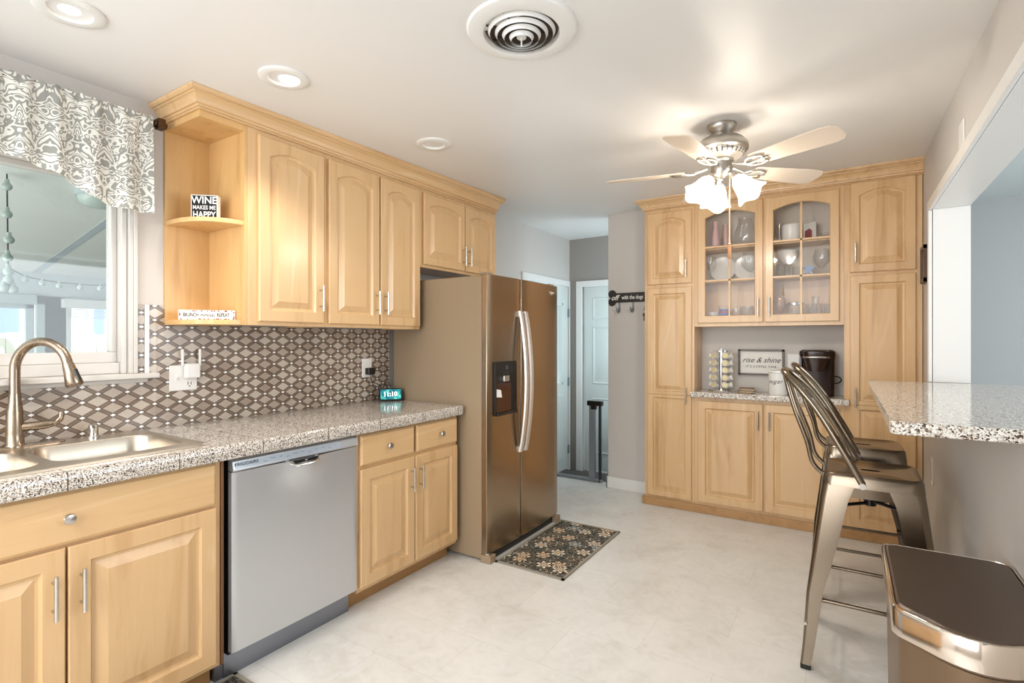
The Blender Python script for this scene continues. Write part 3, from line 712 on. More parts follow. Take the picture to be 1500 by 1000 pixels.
# centre glass cabinet
t = thing('glass_front_cabinet', (2.08, 4.22, 1.40), 'maple wall cabinet with two arched glass doors showing glassware', 'cabinet')
b = B()
z0, z1, x0, x1 = 1.405, 2.33, 1.601, 2.561
b.box(x0, HY, z0, x0+.03, 4.348, z1); b.box(x1-.03, HY, z0, x1, 4.348, z1); b.box(x0+.03, HY, z0, x1-.03, 4.348, z0+.03); b.box(x0+.03, HY, z1-.03, x1-.03, 4.348, z1); b.box(2.065, HY, z0+.03, 2.098, HY+.02, z1-.03)
put(b, 'body', MAPLE, t)
b = B(); b.box(x0+.03, 4.335, 1.744, x1-.03, 4.345, z1-.03); put(b, 'back_panel', plain_paint('reflection_pale_back', (224, 216, 204), .6), t)  # upper back coloured pale to carry the window reflection
b = B(); b.box(x0+.03, 4.335, z0+.03, x1-.03, 4.345, 1.7435); put(b, 'back_panel', MAPLE_IN, t)
SH = [1.435, 1.752, 2.00]
for z in SH[1:]: b = B(); b.box(x0+.03, HY+.025, z-.018, x1-.03, 4.335, z); put(b, 'shelf', MAPLEX, t)
for k, xx in enumerate((1.628, 2.088)):
    d, f = cdoor(t, (xx, HY, 1.430), XP, YN, .448, .878, arch=.04, glass=True, handle=(.418 if k == 0 else .030, .11), name='glass_door', s=.055)
    b = B(); b.box(xx+.219, HY-.018, 1.48, xx+.232, HY-.008, 2.25)
    for z in (1.745, 1.995): b.box(xx+.05, HY-.018, z-.006, xx+.398, HY-.008, z+.006)
    put(b, 'mullion', MAPLE, d)
    b = B(); b.box(xx+.05, HY-.007, 1.48, xx+.398, HY-.004, 2.252); put(b, 'pane', CABGLASS, d)
# crown and base mould of the hutch
b = B(); L = []
for (x, n) in ((1.215, (-1, -1)), (2.9755, (0, -1))):
    zt = cz(x, 4.05)-.0005; L.append([(x+n[0]*d, HY+n[1]*d*1.3, z) for d, z in crown_prof(2.3305, zt)])
lp0 = [(1.215-d, 4.3495, z) for d, z in crown_prof(2.3305, cz(1.2, 4.3)-.0005)]
b.loft([lp0]+L); put(b, 'crown_moulding', MAPLEX, smooth=25, label='maple crown moulding above the pantry wall', cat='moulding')
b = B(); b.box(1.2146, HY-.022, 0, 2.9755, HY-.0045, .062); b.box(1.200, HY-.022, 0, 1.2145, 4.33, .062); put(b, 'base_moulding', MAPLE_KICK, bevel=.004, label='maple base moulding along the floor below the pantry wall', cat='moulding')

# glassware
def glassobj(nm, x, y, z, prof, mat, label, cat, grp=None, seg=20, shell=.0022):
    pr = list(prof); inner = [(max(r-shell, .0005), h+(shell if i == 0 else 0)) for i, (r, h) in enumerate(pr)]
    b = B(); b.lathe(pr, (x, y, z), seg=seg, caps=False)
    v = None
    return put(b, nm, mat, smooth=50, label=label, cat=cat, group=grp)
tumb = [(.001, 0), (.028, 0), (.030, .004), (.034, .10)]
mug = [(.001, 0), (.038, 0), (.04, .005), (.04, .12), (.042, .125)]
wine = [(.001, 0), (.032, .001), (.032, .003), (.005, .008), (.004, .07), (.012, .08), (.036, .11), (.042, .145), (.034, .19)]
balloon = [(.001, 0), (.036, .001), (.036, .003), (.006, .01), (.005, .05), (.02, .06), (.055, .10), (.062, .135), (.05, .18), (.045, .20)]
vase = [(.001, 0), (.05, 0), (.062, .02), (.066, .06), (.045, .13), (.03, .165), (.036, .20), (.042, .215)]
jar = [(.001, 0), (.045, 0), (.048, .01), (.048, .095), (.043, .105), (.043, .115)]
pitch = [(.001, 0), (.065, 0), (.085, .04), (.08, .10), (.055, .15), (.05, .185), (.058, .20)]
Y1, Y2 = 4.185, 4.27
G = 'clear glassware behind the glass doors'
glassobj('glass_vase', 1.735, Y1, SH[2], [(r*.5, h*.95) for r, h in vase], PINKP, 'slim pink frosted glass at the top left of the glass cabinet', 'glass')
glassobj('drinking_glass', 1.795, Y2, SH[2], [(.001, 0), (.02, 0), (.03, .05), (.022, .17), (.025, .19)], PINKP, 'second pink glass on the top shelf, standing right of the slim one', 'glass')
glassobj('pitcher', 1.94, 4.22, SH[2], [(r*.95, h*1.1) for r, h in pitch], GLASSWARE, 'large clear glass pitcher on the top shelf of the left glass door', 'pitcher', seg=28)
glassobj('wine_glass', 1.700, Y1, SH[1], wine, GLASSWARE, 'clear stemmed wine glass at the far left of the middle shelf', 'glass')
b = B(); b.lathe([(.001, 0), (.06, .004), (.095, .014), (.095, .017), (.06, .009), (.001, .006)], (1.77, 4.29, SH[1]+.098), (0, -1, .12), 28); put(b, 'dinner_plate', WHITECER, smooth=40, label='white plate propped upright behind the left panes of the middle shelf', cat='plate')
b = B(); b.lathe([(.001, 0), (.06, .004), (.095, .014), (.095, .017), (.06, .009), (.001, .006)], (1.945, 4.295, SH[1]+.098), (0, -1, .12), 28); put(b, 'dinner_plate', WHITECER, smooth=40, label='white plate propped upright behind the balloon glass on the middle shelf', cat='plate')
glassobj('balloon_glass', 1.975, 4.19, SH[1], balloon, GLASSWARE, 'large round balloon wine glass on the middle shelf, left glass door', 'glass')
t = thing('beer_glass', (1.80, Y1, SH[0]), 'beer glass with a blue and red printed band on the lowest shelf', 'glass')
b = B(); b.lathe([(r*1.05, h*1.0) for r, h in mug], (1.80, Y1, SH[0]+.001), caps=False); put(b, 'body', GLASSWARE, t, smooth=50)
b = B(); b.lathe([(.0428, .055), (.0428, .1)], (1.80, Y1, SH[0]), caps=False); put(b, 'blue_band', BLUEP, t, smooth=50)
b = B(); b.lathe([(.0432, .07), (.0432, .088)], (1.80, Y1, SH[0]), caps=False); put(b, 'red_band', REDP, t, smooth=50)
t = thing('coffee_mug', (1.70, Y2, SH[0]), 'white coffee mug lying low at the left end of the lowest shelf', 'mug'); t['label'] = 'white coffee mug at the left end of the lowest glass cabinet shelf'
b = B(); b.lathe([(.001, 0), (.035, 0), (.038, .01), (.038, .085), (.034, .085), (.034, .012), (.001, .006)], (1.70, Y2, SH[0]), caps=False); put(b, 'body', WHITECER, t, smooth=50)
b = B(); b.torus((1.70+.04, Y2, SH[0]+.045), .024, .005, (0, 1, 0), 16, 6, ); put(b, 'handle', WHITECER, t, smooth=60)
for k, (x, y, p, l) in enumerate(((1.885, Y1, tumb, 'clear tumbler just right of the mullion on the lowest shelf, left door'), (1.93, Y2, mug, 'tall clear beer mug behind the tumblers on the lowest shelf, left door'), (1.965, Y1-.01, jar, 'squat cut glass tumbler in the middle right of the lowest shelf, left door'), (2.025, 4.20, mug, 'clear beer mug nearest the centre post on the lowest shelf'))):
    glassobj('drinking_glass', x, y, SH[0], p, GLASSWARE, l, 'glass')
# right door
t = thing('glass_mug', (2.165, Y2, SH[2]), 'clear glass mug left of the white canister on the top shelf', 'mug')
b = B(); b.lathe([(r*.8, h*1.2) for r, h in mug], (2.165, Y2, SH[2]), caps=False); put(b, 'body', GLASSWARE, t, smooth=50)
b = B(); b.torus((2.165+.037, Y2, SH[2]+.09), .03, .004, (0, 1, 0), 16, 6); put(b, 'handle', GLASSWARE, t, smooth=60)
b = B(); b.lathe([(.001, 0), (.056, 0), (.06, .006), (.062, .10), (.062, .118), (.056, .124), (.001, .125)], (2.245, 4.20, SH[2]), caps=False); put(b, 'white_canister', WHITECER, smooth=40, label='white round canister on the top shelf of the right glass door', cat='canister')
t = thing('greeting_card', (2.365, 4.22, SH[2]), 'standing photo card with a red patch on the top shelf', 'card')
fm = frame_map((2.355, 4.20, SH[2]), (.9, .43, 0), (0, 0, 1), (.43, -.9, 0))
b = B(); b.prism([(-.035, 0), (.045, 0), (.045, .135), (-.035, .115)], -.003, .003, fm); put(b, 'card', CANVAS, t)
b = B(); b.prism([(-.030, .02), (.018, .02), (.018, .07), (.0, .085), (-.03, .065)], .0032, .0042, fm); put(b, 'red_picture', REDP, t)
glassobj('glass_bowl', 2.47, 4.23, SH[2], [(.001, 0), (.02, 0), (.022, .004), (.045, .03), (.05, .045)], GLASSWARE, 'small low dark glass dish at the right end of the top shelf', 'bowl')
t = glassobj('gravy_boat', 2.215, 4.26, SH[1]+.10, [(.001, 0), (.02, .0), (.028, .012), (.06, .05), (.072, .095)], WHITECER, 'white flared ceramic bowl raised on a stand on the middle shelf', 'bowl', shell=.003)
glassobj('glass_stand', 2.215, 4.26, SH[1], [(.001, 0), (.04, 0), (.04, .004), (.02, .02), (.02, .08), (.04, .099)], GLASSWARE, 'clear glass stand that carries the white flared bowl', 'glass')
t['label'] = 'white flared ceramic bowl on a glass stand, middle shelf of the right door'; t.name = 'flared_bowl'
glassobj('drinking_glass', 2.18, Y1-.02, SH[1], [(r*.8, h*.75) for r, h in mug], GLASSWARE, 'short clear glass at the left edge of the middle shelf, right door', 'glass')
glassobj('drinking_glass', 2.285, Y1-.02, SH[1], [(r*.8, h*.55) for r, h in mug], GLASSWARE, 'small low clear glass left of the blue star ornament', 'glass')
b = B(); fm = frame_map((2.355, 4.165, SH[1]+.043), XP, (0, 0, 1), YN)
b.prism([((.043 if k % 2 == 0 else .018)*sin(2*pi*k/10), (.043 if k % 2 == 0 else .018)*cos(2*pi*k/10)) for k in range(10)], -.01, .01, fm)
put(b, 'star_ornament', M('pale_blue_star', (130, 158, 206), .3).m, label='pale blue five pointed star ornament on the middle shelf', cat='ornament')
glassobj('balloon_glass', 2.43, Y1, SH[1], [(r*.85, h*.9) for r, h in balloon], GLASSWARE, 'round stemmed glass right of the blue star ornament', 'glass')
glassobj('wine_glass', 2.505, Y2, SH[1], wine, GLASSWARE, 'stemmed wine glass at the right end of the middle shelf', 'glass')
glassobj('wine_glass', 2.175, Y1, SH[0], [(r*.85, h*.9) for r, h in wine], M('amber_glass', (190, 150, 110), .1, Transmission_Weight=.5).m, 'amber tinted stemmed glass on the lowest shelf, right door', 'glass')
t = thing('glass_jar', (2.27, Y1, SH[0]), 'wide clear glass jar with a metal lid on the lowest shelf', 'jar')
b = B(); b.lathe([(r*1.1, h) for r, h in jar], (2.27, Y1, SH[0]), caps=False); put(b, 'body', GLASSWARE, t, smooth=50)
b = B(); b.lathe([(.001, 0), (.054, 0), (.054, .014), (.05, .018), (.001, .018)], (2.27, Y1, SH[0]+.1155), caps=False); put(b, 'lid', NICKEL, t, smooth=40)
for x, y, p, l in ((2.36, Y2, mug, 'clear mug behind the mullion on the lowest shelf, right door'), (2.395, Y1, [(r*.7, h*.8) for r, h in vase], 'clear waisted glass vase on the lowest shelf, right door'), (2.46, Y2, mug, 'tall clear mug at the back right of the lowest shelf'), (2.495, Y1, jar, 'squat clear glass at the right front end of the lowest shelf')):
    glassobj('drinking_glass', x, y, SH[0], p, GLASSWARE, l, 'glass')
b = B(); b.box(2.43, 4.135, SH[0], 2.52, 4.138, SH[0]+.028); put(b, 'dark_coaster', DARK, label='dark slate coaster standing at the right front of the lowest shelf', cat='coaster')

# niche items
t = thing('pod_carousel', (1.773, 4.20, .914), 'rotating chrome coffee pod tower filled with cream topped pods', 'pod rack')
b = B(); b.lathe([(.001, 0), (.088, 0), (.092, .006), (.088, .014), (.02, .018), (.001, .018)], (1.773, 4.20, .914), caps=False); put(b, 'base', CHROME, t, smooth=40)
b = B(); b.cyl((1.773, 4.2, .93), (1.773, 4.2, 1.225), .012); b.lathe([(.001, 0), (.06, 0), (.06, .004), (.001, .004)], (1.773, 4.2, 1.218), caps=False); b.lathe([(.001, 0), (.008, .004), (.008, .012), (.001, .016)], (1.773, 4.2, 1.228), caps=False); put(b, 'column', CHROME, t, smooth=40)
for r in range(5):
    for k in range(6):
        a = R(-90-30+60*k+0); dx, dy = cos(a), sin(a); zz = .958+.055*r
        if dy > .3: continue
        c = Vector((1.773+dx*.042, 4.2+dy*.042, zz)); ax = Vector((dx, dy, .25)).normalized()
        b = B(); b.lathe([(.001, 0), (.016, 0), (.019, .03), (.024, .038), (.024, .041)], c, ax, 14, caps=False); b.lathe([(.024, .041), (.020, .0425)], c, ax, 14, caps=False); pd = put(b, 'pod', WHITEPL, t, smooth=40)
        b = B(); b.lathe([(.0005, .0418), (.0185, .0428)], c, ax, 14, caps=False); put(b, 'foil_lid', CREAMPOD, pd)
t = thing('framed_sign', (2.03, 4.335, 1.04), 'white framed sign lettered rise and shine in the coffee niche', 'sign')
f = frame_map((2.03, 4.349, 1.135), XP, (0, 0, 1), YN)
b = B(); w, h = .158, .098
for q in ((-w, -h, w, -h+.014), (-w, h-.014, w, h), (-w, -h, -w+.014, h), (w-.014, -h, w, h)): b.prism([(q[0], q[1]), (q[2], q[1]), (q[2], q[3]), (q[0], q[3])], 0, .022, f)
put(b, 'frame', WALNUT, t)
b = B(); b.prism([(-w+.01, -h+.01), (w-.01, -h+.01), (w-.01, h-.01), (-w+.01, h-.01)], .001, .008, f); bd = put(b, 'board', CANVAS, t)
b = B(); text(b, 'rise & shine', .056, lambda a, c, d: f(a, c+.016, d+.0084), shear=.45, sx=.98); text(b, "IT'S COFFEE TIME", .024, lambda a, c, d: f(a, c-.034, d+.0084), space=1.15); put(b, 'lettering', INK, bd)
t = thing('sugar_canister', (2.163, 4.165, .914), 'white ceramic canister lettered sugar beside the coffee maker', 'canister')
b = B(); b.lathe([(.001, 0), (.058, 0), (.062, .005), (.062, .150), (.058, .154), (.001, .155)], (2.163, 4.165, .914), caps=False, seg=36); sb = put(b, 'body', WHITECER, t, smooth=40)
b = B(); b.lathe([(.001, 0), (.059, 0), (.062, .004), (.060, .016), (.001, .018)], (2.163, 4.165, 1.0695), caps=False, seg=36); put(b, 'lid', WHITECER, t, smooth=40)
b = B(); text(b, 'sugar', .042, lambda a, c, d: Vector((2.163+(.0627)*sin(a/.0627-.25), 4.165-.0627*cos(a/.0627-.25), 1.01+c)), shear=.4, space=1.1); put(b, 'lettering', INK, sb)
for k in range(5):
    b = B(); q = .004*((k*3) % 5-2); b.loft([[(x, y, .914+.0075*k) for x, y in rrect(1.905+q, 4.12+q, 2.005+q, 4.22+q, .012, 3)], [(x, y, .9205+.0075*k) for x, y in rrect(1.905+q, 4.12+q, 2.005+q, 4.22+q, .012, 3)]])
    put(b, 'coaster', M('coaster_cream', (226, 212, 186) if k % 2 else (150, 120, 90), .6).m, label='square %s coaster %s' % (('brown', 'cream')[k % 2], ('at the bottom of the stack in the niche', 'second from the bottom of the stack in the niche', 'in the middle of the stack in the niche', 'second from the top of the stack in the niche', 'on top of the stack in the niche')[k]), cat='coaster', group='square coasters stacked in the coffee niche')
# coffee maker
t = thing('coffee_maker', (2.40, 4.19, .914), 'dark brown single serve coffee maker at the right of the niche', 'coffee maker')
def rl(x0, y0, x1, y1, r, z): return [(x, y, z) for x, y in rrect(x0, y0, x1, y1, r, 4)]
b = B(); b.loft([rl(2.312, 4.19, 2.505, 4.335, .03, .9145), rl(2.310, 4.19, 2.507, 4.335, .03, 1.16), rl(2.292, 4.18, 2.512, 4.338, .035, 1.20), rl(2.295, 4.18, 2.510, 4.338, .035, 1.225), rl(2.31, 4.19, 2.495, 4.33, .03, 1.235)]); put(b, 'body', BROWNPL, t, smooth=40)
b = B(); b.loft([rl(2.345, 4.085, 2.455, 4.20, .04, 1.09), rl(2.335, 4.08, 2.465, 4.20, .04, 1.15), rl(2.325, 4.075, 2.478, 4.20, .04, 1.185), rl(2.32, 4.075, 2.483, 4.2, .04, 1.225), rl(2.34, 4.10, 2.465, 4.2, .03, 1.236)]); put(b, 'brew_head', BROWNPL, t, smooth=40)
b = B(); pth = smoothpath([(2.325, 4.10, 1.185), (2.35, 4.062, 1.187), (2.40, 4.055, 1.188), (2.452, 4.062, 1.187), (2.477, 4.10, 1.185)], 5); b.tube(pth, .007, 8); put(b, 'handle', NICKEL, t, smooth=50)
b = B(); b.loft([rl(2.335, 4.07, 2.475, 4.20, .03, .9145), rl(2.335, 4.07, 2.475, 4.20, .03, .94)]); put(b, 'drip_tray', BROWNPL, t, bevel=.003)
b = B(); b.box(2.298, 4.2, .95, 2.311, 4.32, 1.18); put(b, 'water_tank', M('smoked_tank', (60, 50, 46), .08).m, t, bevel=.004)
b = B(); b.tube(smoothpath([(2.507, 4.28, 1.05), (2.535, 4.27, 1.045), (2.545, 4.29, 1.02), (2.52, 4.30, 1.0), (2.5, 4.31, 1.0)], 5), .004, 6); put(b, 'cord', BLACK, t, smooth=50)

# ------------------------------------------------------------------ wall plates
def plate(y0, y1, z0, z1, x, n, nm, label, cat='outlet', holes=()):
    t = thing(nm, (x, (y0+y1)/2, z0), label, cat); b = B(); b.box(min(x, x+n*.006), y0, z0, max(x, x+n*.006), y1, z1); p = put(b, 'cover_plate', WHITEPL, t, bevel=.003)
    return t
t = plate(1.143, 1.262, 1.072, 1.188, .008, 1, 'switch_outlet_plate', 'white double wall plate with switch and outlet above the counter')
b = B(); b.box(.014, 1.168, 1.115, .017, 1.182, 1.145); b.prism([(.014, 1.122), (.026, 1.132), (.014, 1.138)], 1.171, 1.179, lambda a, c, d: (a, d, c)); put(b, 'toggle_switch', WHITEPL, t)
b = B(); b.box(.014, 1.212, 1.085, .0155, 1.245, 1.175); put(b, 'socket', WHITECER, t, bevel=.002)
b = B()
for zz in (1.105,):
    b.box(.0155, 1.219, zz-.008, .0160, 1.222, zz+.006); b.box(.0155, 1.233, zz-.008, .0160, 1.236, zz+.006); b.cyl((.0155, 1.2275, zz-.014), (.0160, 1.2275, zz-.014), .003, seg=8)
put(b, 'slots', BLACK, t)
t = thing('wifi_extender', (.03, 1.228, 1.125), 'white plug-in wifi extender with two antennas in the double wall plate', 'wifi extender')
b = B(); b.box(.0162, 1.200, 1.128, .048, 1.262, 1.196); put(b, 'body', WHITEPL, t, bevel=.006)
for yy in (1.192, 1.268): b = B(); b.box(.022, yy-.005, 1.185, .032, yy+.005, 1.262); put(b, 'antenna', WHITEPL, t, bevel=.003)
t = plate(2.252, 2.33, 1.068, 1.187, .008, 1, 'wall_outlet', 'white wall outlet on the backsplash near the fridge')
b = B(); b.box(.014, 2.274, 1.085, .0155, 2.308, 1.17); put(b, 'socket', WHITECER, t, bevel=.002)
t = thing('power_adapter', (.03, 2.30, 1.085), 'black square power adapter plugged in near the fridge', 'adapter')
b = B(); b.box(.0157, 2.272, 1.085, .05, 2.328, 1.128); put(b, 'body', BLACK, t, bevel=.005)
b = B(); b.tube(smoothpath([(.035, 2.30, 1.085), (.04, 2.31, 1.04), (.06, 2.36, 1.01), (.06, 2.37, .95), (.06, 2.385, .93)], 5), .003, 6)
b.tube(smoothpath([(.06, 2.385, .93), (.045, 2.40, 1.0), (.05, 2.43, 1.03), (.07, 2.44, 1.0)], 4), .003, 6); put(b, 'cord', BLACK, t, smooth=50)
t = plate(3.635, 3.705, .505, .655, 2.976, -1, 'wall_outlet', 'white wall outlet below the breakfast bar')
b = B(); b.box(2.9685, 3.655, .53, 2.97, 3.685, .63); put(b, 'socket', WHITECER, t)
plate(2.755, 2.855, 2.10, 2.20, 2.976, -1, 'blank_wall_plate', 'white blank cover plate high on the right wall above the opening', 'wall plate')
t = thing('wall_outlet', (2.245, 4.349, 1.10), 'white wall outlet in the coffee niche behind the coffee maker', 'outlet'); b = B(); b.box(2.21, 4.343, 1.09, 2.285, 4.3495, 1.20); put(b, 'cover_plate', WHITEPL, t, bevel=.002)
# smart display
t = thing('smart_display', (.13, 2.385, .914), 'small black smart display clock showing 11:10 on the counter', 'clock')
an = math.atan2(-2.385, 2.57-.13)*.8; n = Vector((cos(an), sin(an), 0)); u = Vector((-sin(an), cos(an), 0)); v = (Vector((0, 0, 1))-n*.25).normalized(); n2 = u.cross(v)
f = frame_map(Vector((.13, 2.385, .9185)), u, v, n2)
b = B(); P = rrect(-.072, 0, .072, .078, .012, 4); b.loft([[f(a, c, 0) for a, c in P], [f(a, c, -.012) for a, c in P], [f(a*.6, .004+c*.6, -.05) for a, c in P]]); put(b, 'body', BLACK, t, smooth=40)
m = M('teal_screen', (20, 90, 100), .2); c = m.ramp(m.noise(m.coord(), 30, 2), [(.35, (10, 66, 84)), (.55, (28, 128, 134)), (.7, (90, 190, 170))]); m.color(c); m.lk(c, m.b.inputs['Emission Color']); m.b.inputs['Emission Strength'].default_value = .8
b = B(); b.prism(rrect(-.064, .008, .064, .071, .003, 2), .0002, .001, f); sc_ = put(b, 'screen', m.m, t)
b = B(); text(b, '11:10', .040, lambda a, c, d: f(a-.004, c+.040, d+.0006), bold=.0012); put(b, 'digits', M('white_digits', (250, 250, 250), .5).emit((255, 255, 255), 1.0).m, sc_)

# signs on the open shelf
t = thing('wine_block_sign', (.2, 1.22, 1.835), 'black and white block sign reading WINE MAKES ME HAPPY', 'sign')
a = R(-48); n = Vector((cos(a), sin(a), 0)); u = Vector((-sin(a), cos(a), 0)); f = frame_map((.17, 1.215, 1.8355), u, (0, 0, 1), n)
b = B(); b.prism([(-.055, 0), (.055, 0), (.055, .112), (-.055, .112)], -.035, 0, f); put(b, 'block', CANVAS, t, bevel=.0015)
b = B(); b.prism([(-.051, .004), (.051, .004), (.051, .108), (-.051, .108)], .0002, .0008, f); bl = put(b, 'black_face', INK, t)
b = B(); text(b, 'WINE', .044, lambda a, c, d: f(a, c+.087, d+.0006), bold=.0010, sx=.92); text(b, 'MAKES ME', .0245, lambda a, c, d: f(a, c+.055, d+.0006), bold=.0005, sx=.84); text(b, 'HAPPY', .039, lambda a, c, d: f(a, c+.023, d+.0006), bold=.0010, sx=.80)
put(b, 'lettering', WHITEINK, bl)
b = B()
for k in range(7): b.box(0, 0, 0, 0, 0, 0) if False else b.prism([(-.033+.004*(k % 2), .008+.015*k), (-.006-.005*(k % 3), .008+.015*k), (-.012, .018+.015*k), (-.028, .015+.015*k)], -.0555, -.0553, lambda p, q, d: f(d, q, p))
put(b, 'side_pattern', INK, t)
t = thing('brunch_sign', (.2, 1.24, 1.392), 'small white sign with red flower border on the bottom shelf', 'sign')
a = R(-40); n = Vector((cos(a), sin(a), 0)); u = Vector((-sin(a), cos(a), 0)); f = frame_map((.175, 1.225, 1.3922), u, (0, 0, 1), n)
b = B(); b.prism([(-.112, 0), (.112, 0), (.112, .044), (-.112, .044)], -.012, 0, f); bd = put(b, 'board', CANVAS, t)
b = B(); text(b, 'BRUNCH', .024, lambda a, c, d: f(a-.064, c+.022, d+.0003), sx=.62, bold=.0003); text(b, 'mimosas', .024, lambda a, c, d: f(a, c+.022, d+.0003), shear=.4, sx=.7); text(b, 'REPEAT', .024, lambda a, c, d: f(a+.064, c+.022, d+.0003), sx=.62, bold=.0003); put(b, 'lettering', INK, bd)
b = B(); rr = random.Random(3)
for k in range(44):
    e = rr.random(); 
    if k < 34: p = (-.105+.21*e, .004 if k % 2 else .040)
    else: p = (-.107 if k % 2 else .107, .006+.032*e)
    s_ = .0022+.002*rr.random(); b.prism([(p[0]+s_*cos(R(72*j)), p[1]+min(s_, .0038)*sin(R(72*j))) for j in range(5)], .0002, .0006, f)
put(b, 'flower_border', M('rust_red_print', (150, 70, 62), .6).m, bd)
# picture on right wall
t = thing('picture_frame', (2.97, 3.93, 1.64), 'small dark wood framed picture on the right wall by the pantry', 'picture')
b = B(); y0, y1, z0, z1 = 3.85, 4.02, 1.645, 1.86
for q in ((y0, z0, y1, z0+.022), (y0, z1-.022, y1, z1), (y0, z0, y0+.022, z1), (y1-.022, z0, y1, z1)): b.box(2.953, q[0], q[1], 2.9755, q[2], q[3])
put(b, 'frame', WALNUT, t); b = B(); b.box(2.965, y0+.02, z0+.02, 2.9754, y1-.02, z1-.02); m = M('sepia_picture', rough=.5); m.color(m.ramp(m.noise(m.coord(), 25, 2), [(.4, (120, 84, 58)), (.5, (210, 190, 160)), (.6, (150, 110, 80))])); put(b, 'picture', m.m, t)

# bone hook rack
t = thing('hook_rack', (1.03, 4.345, 1.6), 'black bone shaped hook rack lettered off with the dogs', 'hook rack')
f = frame_map((1.015, 4.3495, 1.672), XP, (0, 0, 1), YN); P = []
for cx, cy, a0, a1 in ((.175, .035, -70, 170), (-.175, .035, 10, 250), (-.175, -.035, 110, 350), (.175, -.035, 190, 430)):
    for k in range(11): a = R(a0+(a1-a0)*k/10); P.append((cx+.035*cos(a), cy+.035*sin(a)))
b = B(); b.prism(P, 0, .014, f); bb = put(b, 'bone_board', M('black_board_paint', (38, 30, 26), .5).m, t, bevel=.002)
b = B(); text(b, 'off', .062, lambda a, c, d: f(a-.150, c, d+.0145), shear=.3, bold=.001); text(b, 'with the dogs', .048, lambda a, c, d: f(a+.010, c, d+.0145), bold=.0008, sx=.72); put(b, 'lettering', WHITEINK, bb)
for xx in (.905, 1.03, 1.155):
    b = B(); b.box(xx-.008, 4.343, 1.55, xx+.008, 4.3485, 1.64)
    b.tube(smoothpath([(xx, 4.343, 1.59), (xx, 4.32, 1.56), (xx, 4.30, 1.56), (xx-.01, 4.29, 1.585)], 4), .006, 8); b.tube(smoothpath([(xx, 4.343, 1.565), (xx, 4.33, 1.545), (xx-.004, 4.318, 1.545), (xx-.018, 4.31, 1.565)], 4), .005, 8)
    put(b, 'hook', GREYMET, t, smooth=50)
t = thing('key_bunch', (1.155, 4.30, 1.46), 'bunch of keys hanging from the rightmost hook of the bone rack', 'keys')
b = B(); b.torus((1.147, 4.298, 1.545), .016, .0018, (0, 1, 0), 18, 6); put(b, 'ring', NICKEL, t, smooth=60)
for k in range(3):
    b = B(); x = 1.139+.008*k; b.box(x-.008, 4.292+.004*k, 1.505, x+.008, 4.294+.004*k, 1.53); b.box(x-.003, 4.292+.004*k, 1.465, x+.003, 4.294+.004*k, 1.506); put(b, 'key', BRONZE, t)

# hall doors, gate
f = frame_map((.165, 5.225, -.10), XP, (0, 0, 1), YN); b = B()
b.prism([(0, 0), (.79, 0), (.79, 1.985), (0, 1.985)], -.04, 0, f)
for (a0, c0, a1, c1) in ((.10, 1.62, .35, 1.86), (.44, 1.62, .69, 1.86), (.10, .93, .35, 1.55), (.44, .93, .69, 1.55), (.10, .18, .35, .78), (.44, .18, .69, .78)):
    b.loft([[f(x, z, d) for x, z in ((a0+i, c0+i), (a1-i, c0+i), (a1-i, c1-i), (a0+i, c1-i))] for i, d in ((0, .0002), (.006, .006), (.014, .006), (.022, .001), (.04, .001), (.055, .005))])
put(b, 'door_2', DOORP, kind='structure', smooth=30)
S('trim_9', TRIM, (.085, 5.183, -.12, .155, 5.2, 1.88), (.965, 5.183, -.12, 1.04, 5.2, 1.88), (.085, 5.183, 1.88, 1.04, 5.2, 1.945), bevel=.004)
b = B(); f = frame_map((-.03, 4.27, -.10), YP, (0, 0, 1), XP)
for q in ((0, 0, .885, .95), (0, 1.78, .885, 1.985), (0, .95, .13, 1.78), (.735, .95, .885, 1.78)): b.prism([(q[0], q[1]), (q[2], q[1]), (q[2], q[3]), (q[0], q[3])], -.01, .03, f)
for (a0, c0, a1, c1) in ((.12, .12, .76, .82),): b.loft([[f(x, z, d) for x, z in ((a0+i, c0+i), (a1-i, c0+i), (a1-i, c1-i), (a0+i, c1-i))] for i, d in ((0, .0302), (.006, .035), (.014, .035), (.03, .031))])
for q in ((.11, .93, .76, .95), (.11, 1.78, .76, 1.80), (.11, .93, .13, 1.80), (.735, .93, .755, 1.80)): b.prism([(q[0], q[1]), (q[2], q[1]), (q[2], q[3]), (q[0], q[3])], .0302, .038, f)
d = put(b, 'door_1', DOORP, kind='structure', smooth=30)
b = B(); b.prism([(.13, .95), (.735, .95), (.735, 1.78), (.13, 1.78)], .008, .012, f); put(b, 'pane', PANE, d)
for zz in (.11, .85, 1.60): b = B(); b.box(.004, 5.145, zz-.045, .016, 5.168, zz+.045); put(b, 'hinge', GREYMET, d)
S('trim_10', TRIM, (0, 5.17, -.12, .018, 5.182, 1.89), (0, 4.18, 0, .018, 4.25, 1.89), (0, 4.18, 1.89, .018, 5.182, 1.95), bevel=.004)
t = thing('pet_gate', (.45, 4.47, 0), 'grey metal pet gate frame across the hall opening', 'gate')
b = B(); b.box(.03, 4.445, .001, .70, 4.475, .028); b.box(.572, 4.440, .028, .628, 4.478, .70); put(b, 'frame', GREYMET, t, bevel=.004)
b = B(); b.box(.665, 4.445, .001, .685, 4.475, .70); put(b, 'post', M('dark_gate_metal', (60, 62, 66), .4, .5).m, t, bevel=.003)
b = B(); b.box(.555, 4.43, .70, .70, 4.485, .745); b.box(.59, 4.437, .665, .64, 4.481, .70); put(b, 'latch', BLACK, t, bevel=.006)
b = B(); b.box(.03, 4.445, .03, .05, 4.475, .70); put(b, 'post', GREYMET, t, bevel=.003)

